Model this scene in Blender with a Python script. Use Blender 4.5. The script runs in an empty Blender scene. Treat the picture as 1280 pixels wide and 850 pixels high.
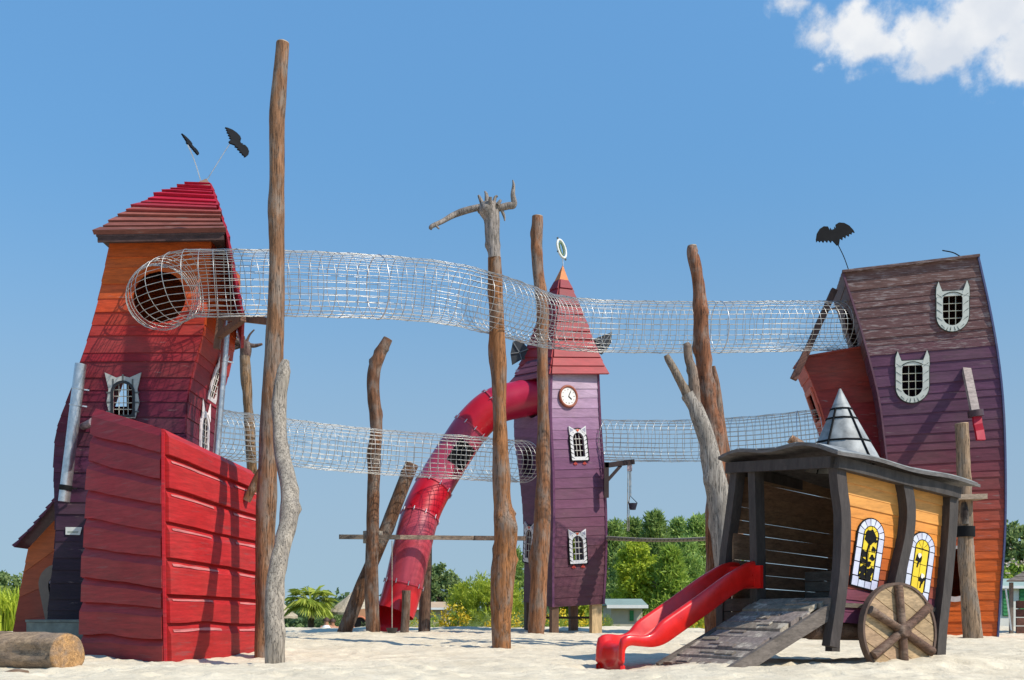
import bpy, bmesh, math, random
import numpy as np
from mathutils import Vector, noise as mnoise

R = math.radians
SC = bpy.context.scene
COL = SC.collection

# ------------------------------------------------------------------ camera, sky, sun, exposure
F, XC, YH, ZC = 1400.0, 640.0, 765.0, 0.63       # focal length (px of a 1280 px wide picture), centre column, horizon row, eye height
cam_d = bpy.data.cameras.new('camera')
cam = bpy.data.objects.new('camera', cam_d)
COL.objects.link(cam)
cam.location = (0, 0, ZC)
cam.rotation_euler = (R(90), 0, 0)
cam_d.sensor_width = 36.0
cam_d.lens = 36.0 * F / 1280.0
cam_d.shift_y = (YH - 425.0) / 1280.0
cam_d.clip_start = 0.1
cam_d.clip_end = 6000
SC.camera = cam

SUN_AZ = Vector((0.86, -0.51))
SUN_EL = R(47)
world = bpy.data.worlds.new('World')
SC.world = world
world.use_nodes = True
sun_d = bpy.data.lights.new('sun', 'SUN')
sun_d.energy = 5.0
sun_d.angle = R(0.53)
sun_d.color = (1.0, 0.93, 0.81)
sun = bpy.data.objects.new('sun', sun_d)
COL.objects.link(sun)
SUN_DIR = Vector((SUN_AZ.x * math.cos(SUN_EL), SUN_AZ.y * math.cos(SUN_EL), math.sin(SUN_EL)))
sun.rotation_euler = SUN_DIR.to_track_quat('Z', 'Y').to_euler()
sun.location = (20, -12, 25)
SC.view_settings.view_transform = 'Standard'
SC.view_settings.look = 'None'
SC.view_settings.exposure = 0.0
SC.view_settings.gamma = 1.0
SC.view_settings.use_curve_mapping = False


def sky_setup():
    nt = world.node_tree
    nt.nodes.clear()
    N = nt.nodes.new
    L = nt.links.new
    out = N('ShaderNodeOutputWorld')
    bg = N('ShaderNodeBackground')
    sky = N('ShaderNodeTexSky')
    sky.sky_type = 'NISHITA'
    sky.sun_disc = False
    sky.sun_elevation = SUN_EL
    sky.sun_rotation = math.atan2(SUN_AZ.x, SUN_AZ.y)
    sky.altitude = 0
    sky.air_density = 1.0
    sky.dust_density = 0.0
    sky.ozone_density = 5.0
    bg.inputs['Strength'].default_value = 0.14
    tc = N('ShaderNodeTexCoord')
    # the photograph's sky stays clear blue down to the trees: lift the lookup off the milky horizon and even out its brightness with height
    sp = N('ShaderNodeSeparateXYZ'); L(tc.outputs['Generated'], sp.inputs[0])
    zz = N('ShaderNodeMath'); zz.operation = 'MULTIPLY_ADD'; zz.inputs[1].default_value = .88; zz.inputs[2].default_value = .085
    zm = N('ShaderNodeMath'); zm.operation = 'MAXIMUM'; zm.inputs[1].default_value = 0.0
    L(sp.outputs['Z'], zm.inputs[0]); L(zm.outputs[0], zz.inputs[0])
    cb = N('ShaderNodeCombineXYZ'); L(sp.outputs['X'], cb.inputs['X']); L(sp.outputs['Y'], cb.inputs['Y']); L(zz.outputs[0], cb.inputs['Z'])
    nr = N('ShaderNodeVectorMath'); nr.operation = 'NORMALIZE'; L(cb.outputs[0], nr.inputs[0]); L(nr.outputs[0], sky.inputs['Vector'])
    ev = N('ShaderNodeMapRange'); ev.inputs['From Min'].default_value = 0.0; ev.inputs['From Max'].default_value = .5; ev.inputs['To Min'].default_value = .62; ev.inputs['To Max'].default_value = 1.55
    L(zm.outputs[0], ev.inputs['Value'])
    # a few fair-weather clouds, each an ellipsoid of directions broken up by noise
    nz = N('ShaderNodeTexNoise')
    nz.inputs['Scale'].default_value = 26.0
    nz.inputs['Detail'].default_value = 8.0
    nz.inputs['Roughness'].default_value = 0.58
    L(tc.outputs['Generated'], nz.inputs['Vector'])

    def cdir(px, py):
        return Vector(((px - XC) / F, 1.0, (YH - py) / F)).normalized()
    prev = None
    for (px, py, rx, rz, k) in [(1066, 38, 62, 36, .95), (1098, 58, 66, 24, .8), (1030, 48, 34, 22, .7), (1152, 38, 46, 40, .95), (1185, 62, 70, 34, .95), (1225, 22, 100, 62, 1.0), (1290, 55, 100, 46, 1.0), (1420, 20, 170, 90, 1.0),
                                (1075, 8, 30, 16, .6), (984, 4, 26, 18, .6), (1245, 104, 26, 8, .42), (1086, 90, 34, 11, .45), (1024, 84, 16, 12, .4)]:
        c = cdir(px, py)
        sub = N('ShaderNodeVectorMath'); sub.operation = 'SUBTRACT'
        L(tc.outputs['Generated'], sub.inputs[0]); sub.inputs[1].default_value = c
        mul = N('ShaderNodeVectorMath'); mul.operation = 'MULTIPLY'
        L(sub.outputs[0], mul.inputs[0])
        kx = F * 1.2 / rx; kz = F * 1.2 / rz
        mul.inputs[1].default_value = (kx, kx, kz)
        ln = N('ShaderNodeVectorMath'); ln.operation = 'LENGTH'
        L(mul.outputs[0], ln.inputs[0])
        mr = N('ShaderNodeMapRange')
        mr.inputs['From Min'].default_value = 0.2
        mr.inputs['From Max'].default_value = 1.3
        mr.inputs['To Min'].default_value = k
        mr.inputs['To Max'].default_value = 0.0
        L(ln.outputs['Value'], mr.inputs['Value'])
        if prev is None:
            prev = mr.outputs[0]
        else:
            mx = N('ShaderNodeMath'); mx.operation = 'MAXIMUM'
            L(prev, mx.inputs[0]); L(mr.outputs[0], mx.inputs[1])
            prev = mx.outputs[0]
    s = N('ShaderNodeMath'); s.operation = 'MULTIPLY_ADD'
    L(nz.outputs['Fac'], s.inputs[0]); s.inputs[1].default_value = 2.7; s.inputs[2].default_value = -1.46
    a = N('ShaderNodeMath'); a.operation = 'ADD'
    L(s.outputs[0], a.inputs[0]); L(prev, a.inputs[1])
    gate = N('ShaderNodeMath'); gate.operation = 'MINIMUM'
    g2 = N('ShaderNodeMath'); g2.operation = 'MULTIPLY'; g2.inputs[1].default_value = 3.0
    L(prev, g2.inputs[0])
    L(a.outputs[0], gate.inputs[0]); L(g2.outputs[0], gate.inputs[1])
    rp = N('ShaderNodeMapRange'); rp.interpolation_type = 'SMOOTHSTEP'
    rp.inputs['From Min'].default_value = 0.06
    rp.inputs['From Max'].default_value = 0.75
    rp.inputs['To Max'].default_value = .97
    L(gate.outputs[0], rp.inputs['Value'])
    hs = N('ShaderNodeHueSaturation')
    hs.inputs['Saturation'].default_value = 1.06
    L(ev.outputs[0], hs.inputs['Value'])
    L(sky.outputs[0], hs.inputs['Color'])
    mix = N('ShaderNodeMix'); mix.data_type = 'RGBA'
    L(rp.outputs[0], mix.inputs['Factor'])
    tint = N('ShaderNodeVectorMath'); tint.operation = 'MULTIPLY'; tint.inputs[1].default_value = (.94, 1.12, 1.03)
    L(hs.outputs[0], tint.inputs[0])
    hz = N('ShaderNodeMapRange'); hz.inputs['From Min'].default_value = 0.0; hz.inputs['From Max'].default_value = .42; hz.inputs['To Min'].default_value = .72; hz.inputs['To Max'].default_value = 0.0
    hz.interpolation_type = 'SMOOTHERSTEP'
    L(zm.outputs[0], hz.inputs['Value'])
    hm_ = N('ShaderNodeMix'); hm_.data_type = 'RGBA'; L(hz.outputs[0], hm_.inputs['Factor']); L(tint.outputs[0], hm_.inputs['A']); hm_.inputs['B'].default_value = (2.8, 3.65, 4.55, 1)
    L(hm_.outputs['Result'], mix.inputs['A'])
    nz2 = N('ShaderNodeTexNoise'); nz2.inputs['Scale'].default_value = 14.0; nz2.inputs['Detail'].default_value = 5.0
    L(tc.outputs['Generated'], nz2.inputs['Vector'])
    cc = N('ShaderNodeMix'); cc.data_type = 'RGBA'
    cm = N('ShaderNodeMapRange'); cm.inputs['From Min'].default_value = .38; cm.inputs['From Max'].default_value = .6
    L(nz2.outputs['Fac'], cm.inputs['Value']); L(cm.outputs[0], cc.inputs['Factor'])
    cc.inputs['A'].default_value = (5.0, 5.35, 5.9, 1); cc.inputs['B'].default_value = (6.7, 6.75, 6.8, 1)
    L(cc.outputs['Result'], mix.inputs['B'])
    L(mix.outputs['Result'], bg.inputs['Color'])
    L(bg.outputs[0], out.inputs['Surface'])


sky_setup()

# ------------------------------------------------------------------ helpers


def P(px, py, d):
    """the point that stands d metres in front of the camera's plane and shows at (px, py)"""
    return Vector(((px - XC) * d / F, d, ZC + (YH - py) * d / F))


def proj(p):
    return (XC + p.x * F / p.y, YH - (p.z - ZC) * F / p.y)


def C(r, g, b):
    def f(c):
        c /= 255.0
        return c / 12.92 if c <= 0.04045 else ((c + 0.055) / 1.055) ** 2.4
    return (f(r), f(g), f(b), 1.0)


def lerp(a, b, t):
    return a + (b - a) * t


def cmix(a, b, t):
    return tuple(a[i] + (b[i] - a[i]) * t for i in range(3)) + (1.0,)


def ramp(stops, t):
    if t <= stops[0][0]:
        return stops[0][1]
    for (t0, c0), (t1, c1) in zip(stops, stops[1:]):
        if t <= t1:
            return cmix(c0, c1, (t - t0) / max(1e-6, t1 - t0))
    return stops[-1][1]


def jitter(c, rnd, a=0.08):
    k = 1 + rnd.uniform(-a, a)
    return (min(1, c[0] * k), min(1, c[1] * (k + rnd.uniform(-a, a) * .3)), min(1, c[2] * (k + rnd.uniform(-a, a) * .3)), 1.0)


def sstep(a, b, x):
    t = min(1, max(0, (x - a) / (b - a)))
    return t * t * (3 - 2 * t)


def spline(pts, n=6):
    """Catmull-Rom through a list of tuples/Vectors of any size"""
    pts = [tuple(p) for p in pts]
    if len(pts) < 3:
        a, b = pts
        return [tuple(lerp(x, y, i / n) for x, y in zip(a, b)) for i in range(n + 1)]
    e = [tuple(2 * x - y for x, y in zip(pts[0], pts[1]))] + pts + [tuple(2 * x - y for x, y in zip(pts[-1], pts[-2]))]
    out = []
    for i in range(1, len(e) - 2):
        p0, p1, p2, p3 = e[i - 1], e[i], e[i + 1], e[i + 2]
        for k in range(n):
            t = k / n
            out.append(tuple(0.5 * (2 * b + (c - a) * t + (2 * a - 5 * b + 4 * c - d) * t * t + (3 * b - a - 3 * c + d) * t ** 3)
                             for a, b, c, d in zip(p0, p1, p2, p3)))
    out.append(pts[-1])
    return out


WLOC = {}


class MB:
    def __init__(self):
        self.v = []
        self.f = []
        self.sm = []

    def add(self, vs, fs, smooth=False):
        o = len(self.v)
        self.v += [Vector(p) for p in vs]
        for f in fs:
            self.f.append(tuple(o + i for i in f))
            self.sm.append(smooth)

    def box8(self, p):
        """p: 4 points of one face, then the 4 matching points of the other"""
        self.add(p, [(0, 3, 2, 1), (4, 5, 6, 7), (0, 1, 5, 4), (1, 2, 6, 5), (2, 3, 7, 6), (3, 0, 4, 7)])

    def obox(self, c, ex, ey, ez):
        c = Vector(c)
        p = [c - ex - ey - ez, c + ex - ey - ez, c + ex + ey - ez, c - ex + ey - ez,
             c - ex - ey + ez, c + ex - ey + ez, c + ex + ey + ez, c - ex + ey + ez]
        self.box8(p)

    def box(self, c, sx, sy, sz):
        self.obox(c, Vector((sx / 2, 0, 0)), Vector((0, sy / 2, 0)), Vector((0, 0, sz / 2)))

    def beam(self, p, q, w, h, up=Vector((0, 0, 1))):
        p = Vector(p); q = Vector(q)
        d = (q - p)
        t = d.normalized()
        s = t.cross(up)
        if s.length < 1e-3:
            s = t.cross(Vector((0, 1, 0)))
        s.normalize()
        u = s.cross(t).normalized()
        self.obox((p + q) / 2, d / 2, s * w / 2, u * h / 2)

    def prism(self, loop, ext):
        loop = [Vector(p) for p in loop]
        n = len(loop)
        vs = loop + [p + ext for p in loop]
        fs = [tuple(range(n)), tuple(range(2 * n - 1, n - 1, -1))]
        for i in range(n):
            j = (i + 1) % n
            fs.append((i, i + n, j + n, j))
        self.add(vs, fs)

    def ring(self, inner, outer, ext):
        n = len(inner)
        vs = [Vector(p) for p in inner] + [Vector(p) for p in outer]
        vs += [p + ext for p in vs[:2 * n]]
        fs = []
        for i in range(n):
            j = (i + 1) % n
            fs += [(i, j, n + j, n + i), (2 * n + i, 3 * n + i, 3 * n + j, 2 * n + j),
                   (i, 2 * n + i, 2 * n + j, j), (n + i, n + j, 3 * n + j, 3 * n + i)]
        self.add(vs, fs)

    def tube(self, pts, rad, n=10, cap=True, amp=0.0, knots=(), freq=3.0, seed=0.0, smooth=True, closed=False, up=None, long=.35):
        pts = [Vector(p) for p in pts]
        m = len(pts)
        if not hasattr(rad, '__len__'):
            rad = [rad] * m
        T = []
        for i in range(m):
            if closed:
                T.append((pts[(i + 1) % m] - pts[i - 1]).normalized())
            else:
                T.append((pts[min(m - 1, i + 1)] - pts[max(0, i - 1)]).normalized())
        ref = Vector(up) if up else (Vector((1, 0, 0)) if abs(T[0].z) > 0.7 else Vector((0, 0, 1)))
        X = (ref - T[0] * ref.dot(T[0])).normalized()
        vs = []
        for i in range(m):
            X = (X - T[i] * X.dot(T[i])).normalized()
            Y = T[i].cross(X)
            for k in range(n):
                a = 2 * math.pi * k / n
                dr = X * math.cos(a) + Y * math.sin(a)
                r = rad[i]
                if amp:
                    q = pts[i] * freq * long + dr * freq * rad[i] * 1.2 + Vector((seed, seed * 1.7, seed * .3))
                    r *= 1 + amp * (mnoise.noise(q) + .5 * mnoise.noise(q * 2.3) + .3 * mnoise.noise(q * 5.1))
                for (ki, ka, kh, kl, kw) in knots:
                    da = (a - ka + math.pi) % (2 * math.pi) - math.pi
                    e = ((i - ki) / kl) ** 2 + (da / kw) ** 2
                    if e < 6:
                        r += rad[i] * kh * math.exp(-e)
                vs.append(pts[i] + dr * r)
        fs = []
        for i in range(m if closed else m - 1):
            j = (i + 1) % m
            for k in range(n):
                l = (k + 1) % n
                fs.append((i * n + k, i * n + l, j * n + l, j * n + k))
        self.add(vs, fs, smooth)
        if cap and not closed:
            self.add(vs[:n], [tuple(range(n - 1, -1, -1))])
            self.add(vs[-n:], [tuple(range(n))])

    def sweep(self, pts, w, h, side):
        """rectangular section w (along side) x h swept along pts"""
        pts = [Vector(p) for p in pts]
        m = len(pts)
        side = Vector(side)
        vs = []
        for i in range(m):
            t = (pts[min(m - 1, i + 1)] - pts[max(0, i - 1)]).normalized()
            s = (side - t * side.dot(t)).normalized()
            q = t.cross(s)
            for (x, y) in ((-1, -1), (1, -1), (1, 1), (-1, 1)):
                vs.append(pts[i] + s * (x * w / 2) + q * (y * h / 2))
        fs = [(3, 2, 1, 0), tuple(range(4 * m - 4, 4 * m))]
        for i in range(m - 1):
            for k in range(4):
                l = (k + 1) % 4
                fs.append((i * 4 + k, i * 4 + l, i * 4 + 4 + l, i * 4 + 4 + k))
        self.add(vs, fs)

    def build(self, name, mat, parent=None, color=None, kind=None, label=None):
        vs = self.v
        lo = Vector((min(p.x for p in vs), min(p.y for p in vs), min(p.z for p in vs)))
        hi = Vector((max(p.x for p in vs), max(p.y for p in vs), max(p.z for p in vs)))
        c = (lo + hi) / 2
        if parent is None:
            c.z = lo.z
        me = bpy.data.meshes.new(name)
        me.from_pydata([p - c for p in vs], [], self.f)
        if any(self.sm):
            me.polygons.foreach_set('use_smooth', self.sm)
        me.materials.append(mat)
        me.update()
        o = bpy.data.objects.new(name, me)
        COL.objects.link(o)
        WLOC[o] = c
        if parent is not None:
            o.parent = parent
            o.location = c - WLOC[parent]
        else:
            o.location = c
        if color:
            o.color = color
        if kind:
            o['kind'] = kind
        if label:
            o['label'] = label
        return o


def tag(o, label, cat, group=None):
    o['label'] = label
    o['category'] = cat
    if group:
        o['group'] = group
    return o


def thing(name, label, cat, loc, group=None):
    o = bpy.data.objects.new(name, None)
    COL.objects.link(o)
    o.empty_display_size = 0.2
    o.location = loc
    WLOC[o] = Vector(loc)
    return tag(o, label, cat, group)


def copy_tree(o, loc, rotz=0.0, scale=1.0, parent=None):
    c = o.copy()
    COL.objects.link(c)
    if parent is None:
        c.location = loc
        c.rotation_euler = (0, 0, rotz)
        c.scale = (scale,) * 3
    else:
        c.parent = parent
    for ch in o.children:
        copy_tree(ch, None, parent=c)
    return c

# ------------------------------------------------------------------ materials


def new_mat(name):
    m = bpy.data.materials.new(name)
    m.use_nodes = True
    nt = m.node_tree
    b = nt.nodes['Principled BSDF']
    return m, nt, b


def wood_mat(name, stretch, rough=0.6, wear=0.0, wear_col=(0.25, 0.22, 0.2, 1), grain=0.35, var=0.35, dist=0.004, spec=0.35, fine=60.0, dirt=0.0, blotch=None, crack=0.0):
    """object colour, streaked along the grain, with worn patches of bare wood"""
    m, nt, b = new_mat(name)
    N = nt.nodes.new
    L = nt.links.new
    tc = N('ShaderNodeTexCoord')
    oi = N('ShaderNodeObjectInfo')
    off = N('ShaderNodeMath'); off.operation = 'MULTIPLY'; off.inputs[1].default_value = 57.0
    L(oi.outputs['Random'], off.inputs[0])
    add = N('ShaderNodeVectorMath'); add.operation = 'ADD'
    L(tc.outputs['Object'], add.inputs[0]); L(off.outputs[0], add.inputs[1])
    mp = N('ShaderNodeMapping'); mp.inputs['Scale'].default_value = stretch
    L(add.outputs[0], mp.inputs['Vector'])
    n1 = N('ShaderNodeTexNoise'); n1.inputs['Scale'].default_value = 2.2; n1.inputs['Detail'].default_value = 7; n1.inputs['Roughness'].default_value = .62
    L(mp.outputs[0], n1.inputs['Vector'])
    n2 = N('ShaderNodeTexNoise'); n2.inputs['Scale'].default_value = fine / 8; n2.inputs['Detail'].default_value = 6; n2.inputs['Roughness'].default_value = .7
    L(mp.outputs[0], n2.inputs['Vector'])
    mr = N('ShaderNodeMapRange')
    mr.inputs['From Min'].default_value = .28; mr.inputs['From Max'].default_value = .72
    mr.inputs['To Min'].default_value = 1 - var; mr.inputs['To Max'].default_value = 1 + var * .55
    L(n1.outputs['Fac'], mr.inputs['Value'])
    mr2 = N('ShaderNodeMapRange')
    mr2.inputs['From Min'].default_value = .3; mr2.inputs['From Max'].default_value = .6
    mr2.inputs['To Min'].default_value = 1 - grain; mr2.inputs['To Max'].default_value = 1.0
    L(n2.outputs['Fac'], mr2.inputs['Value'])
    mu = N('ShaderNodeMath'); mu.operation = 'MULTIPLY'
    L(mr.outputs[0], mu.inputs[0]); L(mr2.outputs[0], mu.inputs[1])
    vm = N('ShaderNodeVectorMath'); vm.operation = 'SCALE'
    L(oi.outputs['Color'], vm.inputs[0]); L(mu.outputs[0], vm.inputs['Scale'])
    col = vm.outputs[0]
    if wear > 0:
        n3 = N('ShaderNodeTexNoise'); n3.inputs['Scale'].default_value = 1.7; n3.inputs['Detail'].default_value = 9; n3.inputs['Roughness'].default_value = .68
        L(mp.outputs[0], n3.inputs['Vector'])
        rp = N('ShaderNodeMapRange'); rp.interpolation_type = 'SMOOTHSTEP'
        rp.inputs['From Min'].default_value = .66 - wear * .3; rp.inputs['From Max'].default_value = .74 - wear * .25
        rp.inputs['To Max'].default_value = .75
        L(n3.outputs['Fac'], rp.inputs['Value'])
        mx = N('ShaderNodeMix'); mx.data_type = 'RGBA'
        L(rp.outputs[0], mx.inputs['Factor']); L(col, mx.inputs['A']); mx.inputs['B'].default_value = wear_col
        col = mx.outputs['Result']
    if dirt > 0:
        n4 = N('ShaderNodeTexNoise'); n4.inputs['Scale'].default_value = 1.1; n4.inputs['Detail'].default_value = 8
        L(add.outputs[0], n4.inputs['Vector'])
        rp = N('ShaderNodeMapRange'); rp.inputs['From Min'].default_value = .45; rp.inputs['From Max'].default_value = .75; rp.inputs['To Max'].default_value = dirt
        L(n4.outputs['Fac'], rp.inputs['Value'])
        mx = N('ShaderNodeMix'); mx.data_type = 'RGBA'
        L(rp.outputs[0], mx.inputs['Factor']); L(col, mx.inputs['A']); mx.inputs['B'].default_value = (.32, .27, .2, 1)
        col = mx.outputs['Result']
    if blotch:
        n5 = N('ShaderNodeTexNoise'); n5.inputs['Scale'].default_value = 2.6; n5.inputs['Detail'].default_value = 6; n5.inputs['Roughness'].default_value = .6
        mq = N('ShaderNodeMapping'); mq.inputs['Scale'].default_value = tuple(min(2.0, x) for x in stretch)
        L(add.outputs[0], mq.inputs['Vector']); L(mq.outputs[0], n5.inputs['Vector'])
        rp = N('ShaderNodeMapRange'); rp.interpolation_type = 'SMOOTHSTEP'; rp.inputs['From Min'].default_value = .44; rp.inputs['From Max'].default_value = .66; rp.inputs['To Max'].default_value = .7
        L(n5.outputs['Fac'], rp.inputs['Value'])
        mx = N('ShaderNodeMix'); mx.data_type = 'RGBA'
        L(rp.outputs[0], mx.inputs['Factor']); L(col, mx.inputs['A']); mx.inputs['B'].default_value = blotch
        col = mx.outputs['Result']
    hgt = n2.outputs['Fac']
    if crack:
        n6 = N('ShaderNodeTexNoise'); n6.inputs['Scale'].default_value = 3.2; n6.inputs['Detail'].default_value = 4; n6.inputs['Roughness'].default_value = .55
        mq = N('ShaderNodeMapping'); mq.inputs['Scale'].default_value = tuple(x * (1.8 if x > 2 else .45) for x in stretch)
        L(add.outputs[0], mq.inputs['Vector']); L(mq.outputs[0], n6.inputs['Vector'])
        ab = N('ShaderNodeMath'); ab.operation = 'SUBTRACT'; ab.inputs[1].default_value = .5; L(n6.outputs['Fac'], ab.inputs[0])
        ac = N('ShaderNodeMath'); ac.operation = 'ABSOLUTE'; L(ab.outputs[0], ac.inputs[0])
        rp = N('ShaderNodeMapRange'); rp.inputs['From Min'].default_value = .0; rp.inputs['From Max'].default_value = .03; rp.inputs['To Min'].default_value = 1 - crack
        L(ac.outputs[0], rp.inputs['Value'])
        vm2 = N('ShaderNodeVectorMath'); vm2.operation = 'SCALE'; L(col, vm2.inputs[0]); L(rp.outputs[0], vm2.inputs['Scale'])
        col = vm2.outputs[0]
        hm = N('ShaderNodeMath'); hm.operation = 'ADD'; L(n2.outputs['Fac'], hm.inputs[0]); L(rp.outputs[0], hm.inputs[1])
        hgt = hm.outputs[0]
    L(col, b.inputs['Base Color'])
    b.inputs['Roughness'].default_value = rough
    b.inputs['Specular IOR Level'].default_value = spec
    bp = N('ShaderNodeBump'); bp.inputs['Strength'].default_value = .6; bp.inputs['Distance'].default_value = dist
    L(hgt, bp.inputs['Height']); L(bp.outputs[0], b.inputs['Normal'])
    return m


def plain_mat(name, color=None, rough=.5, metal=0.0, var=.15, scale=6.0, bump=0.0, spec=.4, coat=0.0):
    """object colour (or the given colour) with soft blotches"""
    m, nt, b = new_mat(name)
    N = nt.nodes.new
    L = nt.links.new
    tc = N('ShaderNodeTexCoord')
    nz = N('ShaderNodeTexNoise'); nz.inputs['Scale'].default_value = scale; nz.inputs['Detail'].default_value = 6; nz.inputs['Roughness'].default_value = .6
    L(tc.outputs['Object'], nz.inputs['Vector'])
    mr = N('ShaderNodeMapRange'); mr.inputs['From Min'].default_value = .3; mr.inputs['From Max'].default_value = .7
    mr.inputs['To Min'].default_value = 1 - var; mr.inputs['To Max'].default_value = 1 + var * .5
    L(nz.outputs['Fac'], mr.inputs['Value'])
    vm = N('ShaderNodeVectorMath'); vm.operation = 'SCALE'
    L(mr.outputs[0], vm.inputs['Scale'])
    if color:
        vm.inputs[0].default_value = color[:3]
    else:
        oi = N('ShaderNodeObjectInfo')
        L(oi.outputs['Color'], vm.inputs[0])
    L(vm.outputs[0], b.inputs['Base Color'])
    rr = N('ShaderNodeMapRange'); rr.inputs['To Min'].default_value = max(.02, rough - .1); rr.inputs['To Max'].default_value = min(1, rough + .12)
    L(nz.outputs['Fac'], rr.inputs['Value']); L(rr.outputs[0], b.inputs['Roughness'])
    b.inputs['Metallic'].default_value = metal
    b.inputs['Specular IOR Level'].default_value = spec
    b.inputs['Coat Weight'].default_value = coat
    b.inputs['Coat Roughness'].default_value = .12
    if bump:
        bp = N('ShaderNodeBump'); bp.inputs['Strength'].default_value = .5; bp.inputs['Distance'].default_value = bump
        L(nz.outputs['Fac'], bp.inputs['Height']); L(bp.outputs[0], b.inputs['Normal'])
    return m


def leaf_mat(name, c0, c1, trans=.35):
    m, nt, b = new_mat(name)
    N = nt.nodes.new
    L = nt.links.new
    g = N('ShaderNodeNewGeometry')
    oi = N('ShaderNodeObjectInfo')
    mx = N('ShaderNodeMix'); mx.data_type = 'RGBA'
    L(g.outputs['Random Per Island'], mx.inputs['Factor'])
    mx.inputs['A'].default_value = c0; mx.inputs['B'].default_value = c1
    mr = N('ShaderNodeMapRange'); mr.inputs['To Min'].default_value = .8; mr.inputs['To Max'].default_value = 1.2
    L(oi.outputs['Random'], mr.inputs['Value'])
    vm = N('ShaderNodeVectorMath'); vm.operation = 'SCALE'
    L(mx.outputs['Result'], vm.inputs[0]); L(mr.outputs[0], vm.inputs['Scale'])
    L(vm.outputs[0], b.inputs['Base Color'])
    b.inputs['Roughness'].default_value = .55
    b.inputs['Specular IOR Level'].default_value = .3
    tr = N('ShaderNodeBsdfTranslucent')
    L(vm.outputs[0], tr.inputs['Color'])
    ms = N('ShaderNodeMixShader'); ms.inputs[0].default_value = trans
    out = nt.nodes['Material Output']
    L(b.outputs[0], ms.inputs[1]); L(tr.outputs[0], ms.inputs[2]); L(ms.outputs[0], out.inputs['Surface'])
    return m


M = {}
M['paint'] = wood_mat('painted_boards', (1.2, 1.2, 9), rough=.6, wear=.16, wear_col=(.2, .15, .14, 1), grain=.3, var=.36, dirt=.1, spec=.28)
M['paint_worn'] = wood_mat('worn_painted_boards', (2.4, 2.4, 22), rough=.75, wear=.5, wear_col=(.3, .24, .23, 1), grain=.35, var=.4)
M['paint_clean'] = wood_mat('smooth_painted_boards', (1.0, 1.0, 6), rough=.55, wear=.03, wear_col=(.3, .22, .2, 1), grain=.22, var=.26, dirt=.08, spec=.3)
M['ship'] = wood_mat('thick_red_paint', (.7, .7, 10), rough=.5, wear=.3, wear_col=(.26, .06, .06, 1), grain=.3, var=.36, dist=.003, spec=.18, dirt=.05)
M['shingle'] = wood_mat('painted_shingles', (1.2, 1.2, 10), rough=.65, wear=.22, wear_col=(.24, .17, .15, 1), grain=.3, var=.35)
M['beam'] = wood_mat('dark_stained_beam', (5, 5, 1.2), rough=.7, grain=.35, var=.35, dist=.006)
M['board_grey'] = wood_mat('grey_weathered_board', (2, 2, 7), rough=.8, grain=.45, var=.4, dist=.006)
M['log'] = wood_mat('peeled_log', (7, 7, .9), rough=.8, wear=.1, wear_col=(.34, .28, .22, 1), grain=.45, var=.5, dist=.02, fine=36, blotch=(.25, .215, .18, 1), crack=.85)
M['log_h'] = wood_mat('lying_log', (.9, 7, 7), rough=.8, wear=.1, wear_col=(.34, .28, .22, 1), grain=.45, var=.5, dist=.015, fine=36, blotch=(.26, .19, .14, 1), crack=.5)
M['ramp'] = wood_mat('sandy_plank', (3, 3, 3), rough=.85, wear=.42, wear_col=(.62, .54, .42, 1), grain=.5, var=.4, dist=.008)
M['steel'] = plain_mat('galvanised_steel', (.62, .63, .64, 1), rough=.35, metal=.85, var=.25, scale=9)
M['wire'] = plain_mat('galvanised_wire', (.54, .53, .5, 1), rough=.38, metal=.75, var=.35, scale=3)
M['tin'] = plain_mat('dull_tin_sheet', (.33, .34, .335, 1), rough=.62, metal=.1, var=.6, scale=4, bump=.008)
M['black'] = plain_mat('black_paint', (.012, .012, .013, 1), rough=.75, var=.4, spec=.1)
M['obj'] = plain_mat('matt_paint', None, rough=.55, var=.14, scale=14)
M['plastic'] = plain_mat('faded_plastic', None, rough=.36, var=.16, scale=2.5, spec=.45, coat=.15)
M['slide'] = plain_mat('glossy_red_plastic', (.72, .012, .008, 1), rough=.3, var=.22, scale=7, spec=.5, coat=.2)
M['glass_y'] = plain_mat('painted_yellow_pane', None, rough=.25, var=.12, scale=20, spec=.5)
M['rope'] = plain_mat('rope', (.35, .31, .25, 1), rough=.85, var=.3, scale=30)
M['concrete'] = plain_mat('mossy_concrete', (.16, .19, .17, 1), rough=.85, var=.5, scale=4, bump=.01)
M['thatch'] = wood_mat('thatch', (6, 6, 2.5), rough=.9, grain=.5, var=.4, dist=.02)
M['plaster'] = plain_mat('plaster', None, rough=.8, var=.15, scale=2)
M['bark'] = plain_mat('bark', (.10, .07, .05, 1), rough=.9, var=.4, scale=8)
M['skin'] = plain_mat('skin_and_cloth', None, rough=.6, var=.05)
M['leaf_bright'] = leaf_mat('bright_leaves', (0.292, 0.389, 0.0324, 1), (0.605, 0.67, 0.0756, 1), 0.42)
M['leaf_mid'] = leaf_mat('mid_leaves', (0.192, 0.312, 0.042, 1), (0.456, 0.564, 0.096, 1), 0.42)
M['leaf_pine'] = leaf_mat('pine_needles', (0.156, 0.26, 0.065, 1), (0.403, 0.52, 0.13, 1), 0.35)
M['leaf_dark'] = leaf_mat('dark_leaves', (0.15, 0.225, 0.075, 1), (0.338, 0.413, 0.15, 1), 0.35)
M['leaf_palm'] = leaf_mat('palm_leaves', (0.22, 0.3, 0.03, 1), (0.46, 0.5, 0.08, 1))
M['flower'] = leaf_mat('yellow_flowers', (.55, .36, .01, 1), (.75, .6, .05, 1), .2)
M['flower_pale'] = leaf_mat('pale_flowers', (.55, .4, .33, 1), (.7, .62, .5, 1), .2)
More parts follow.
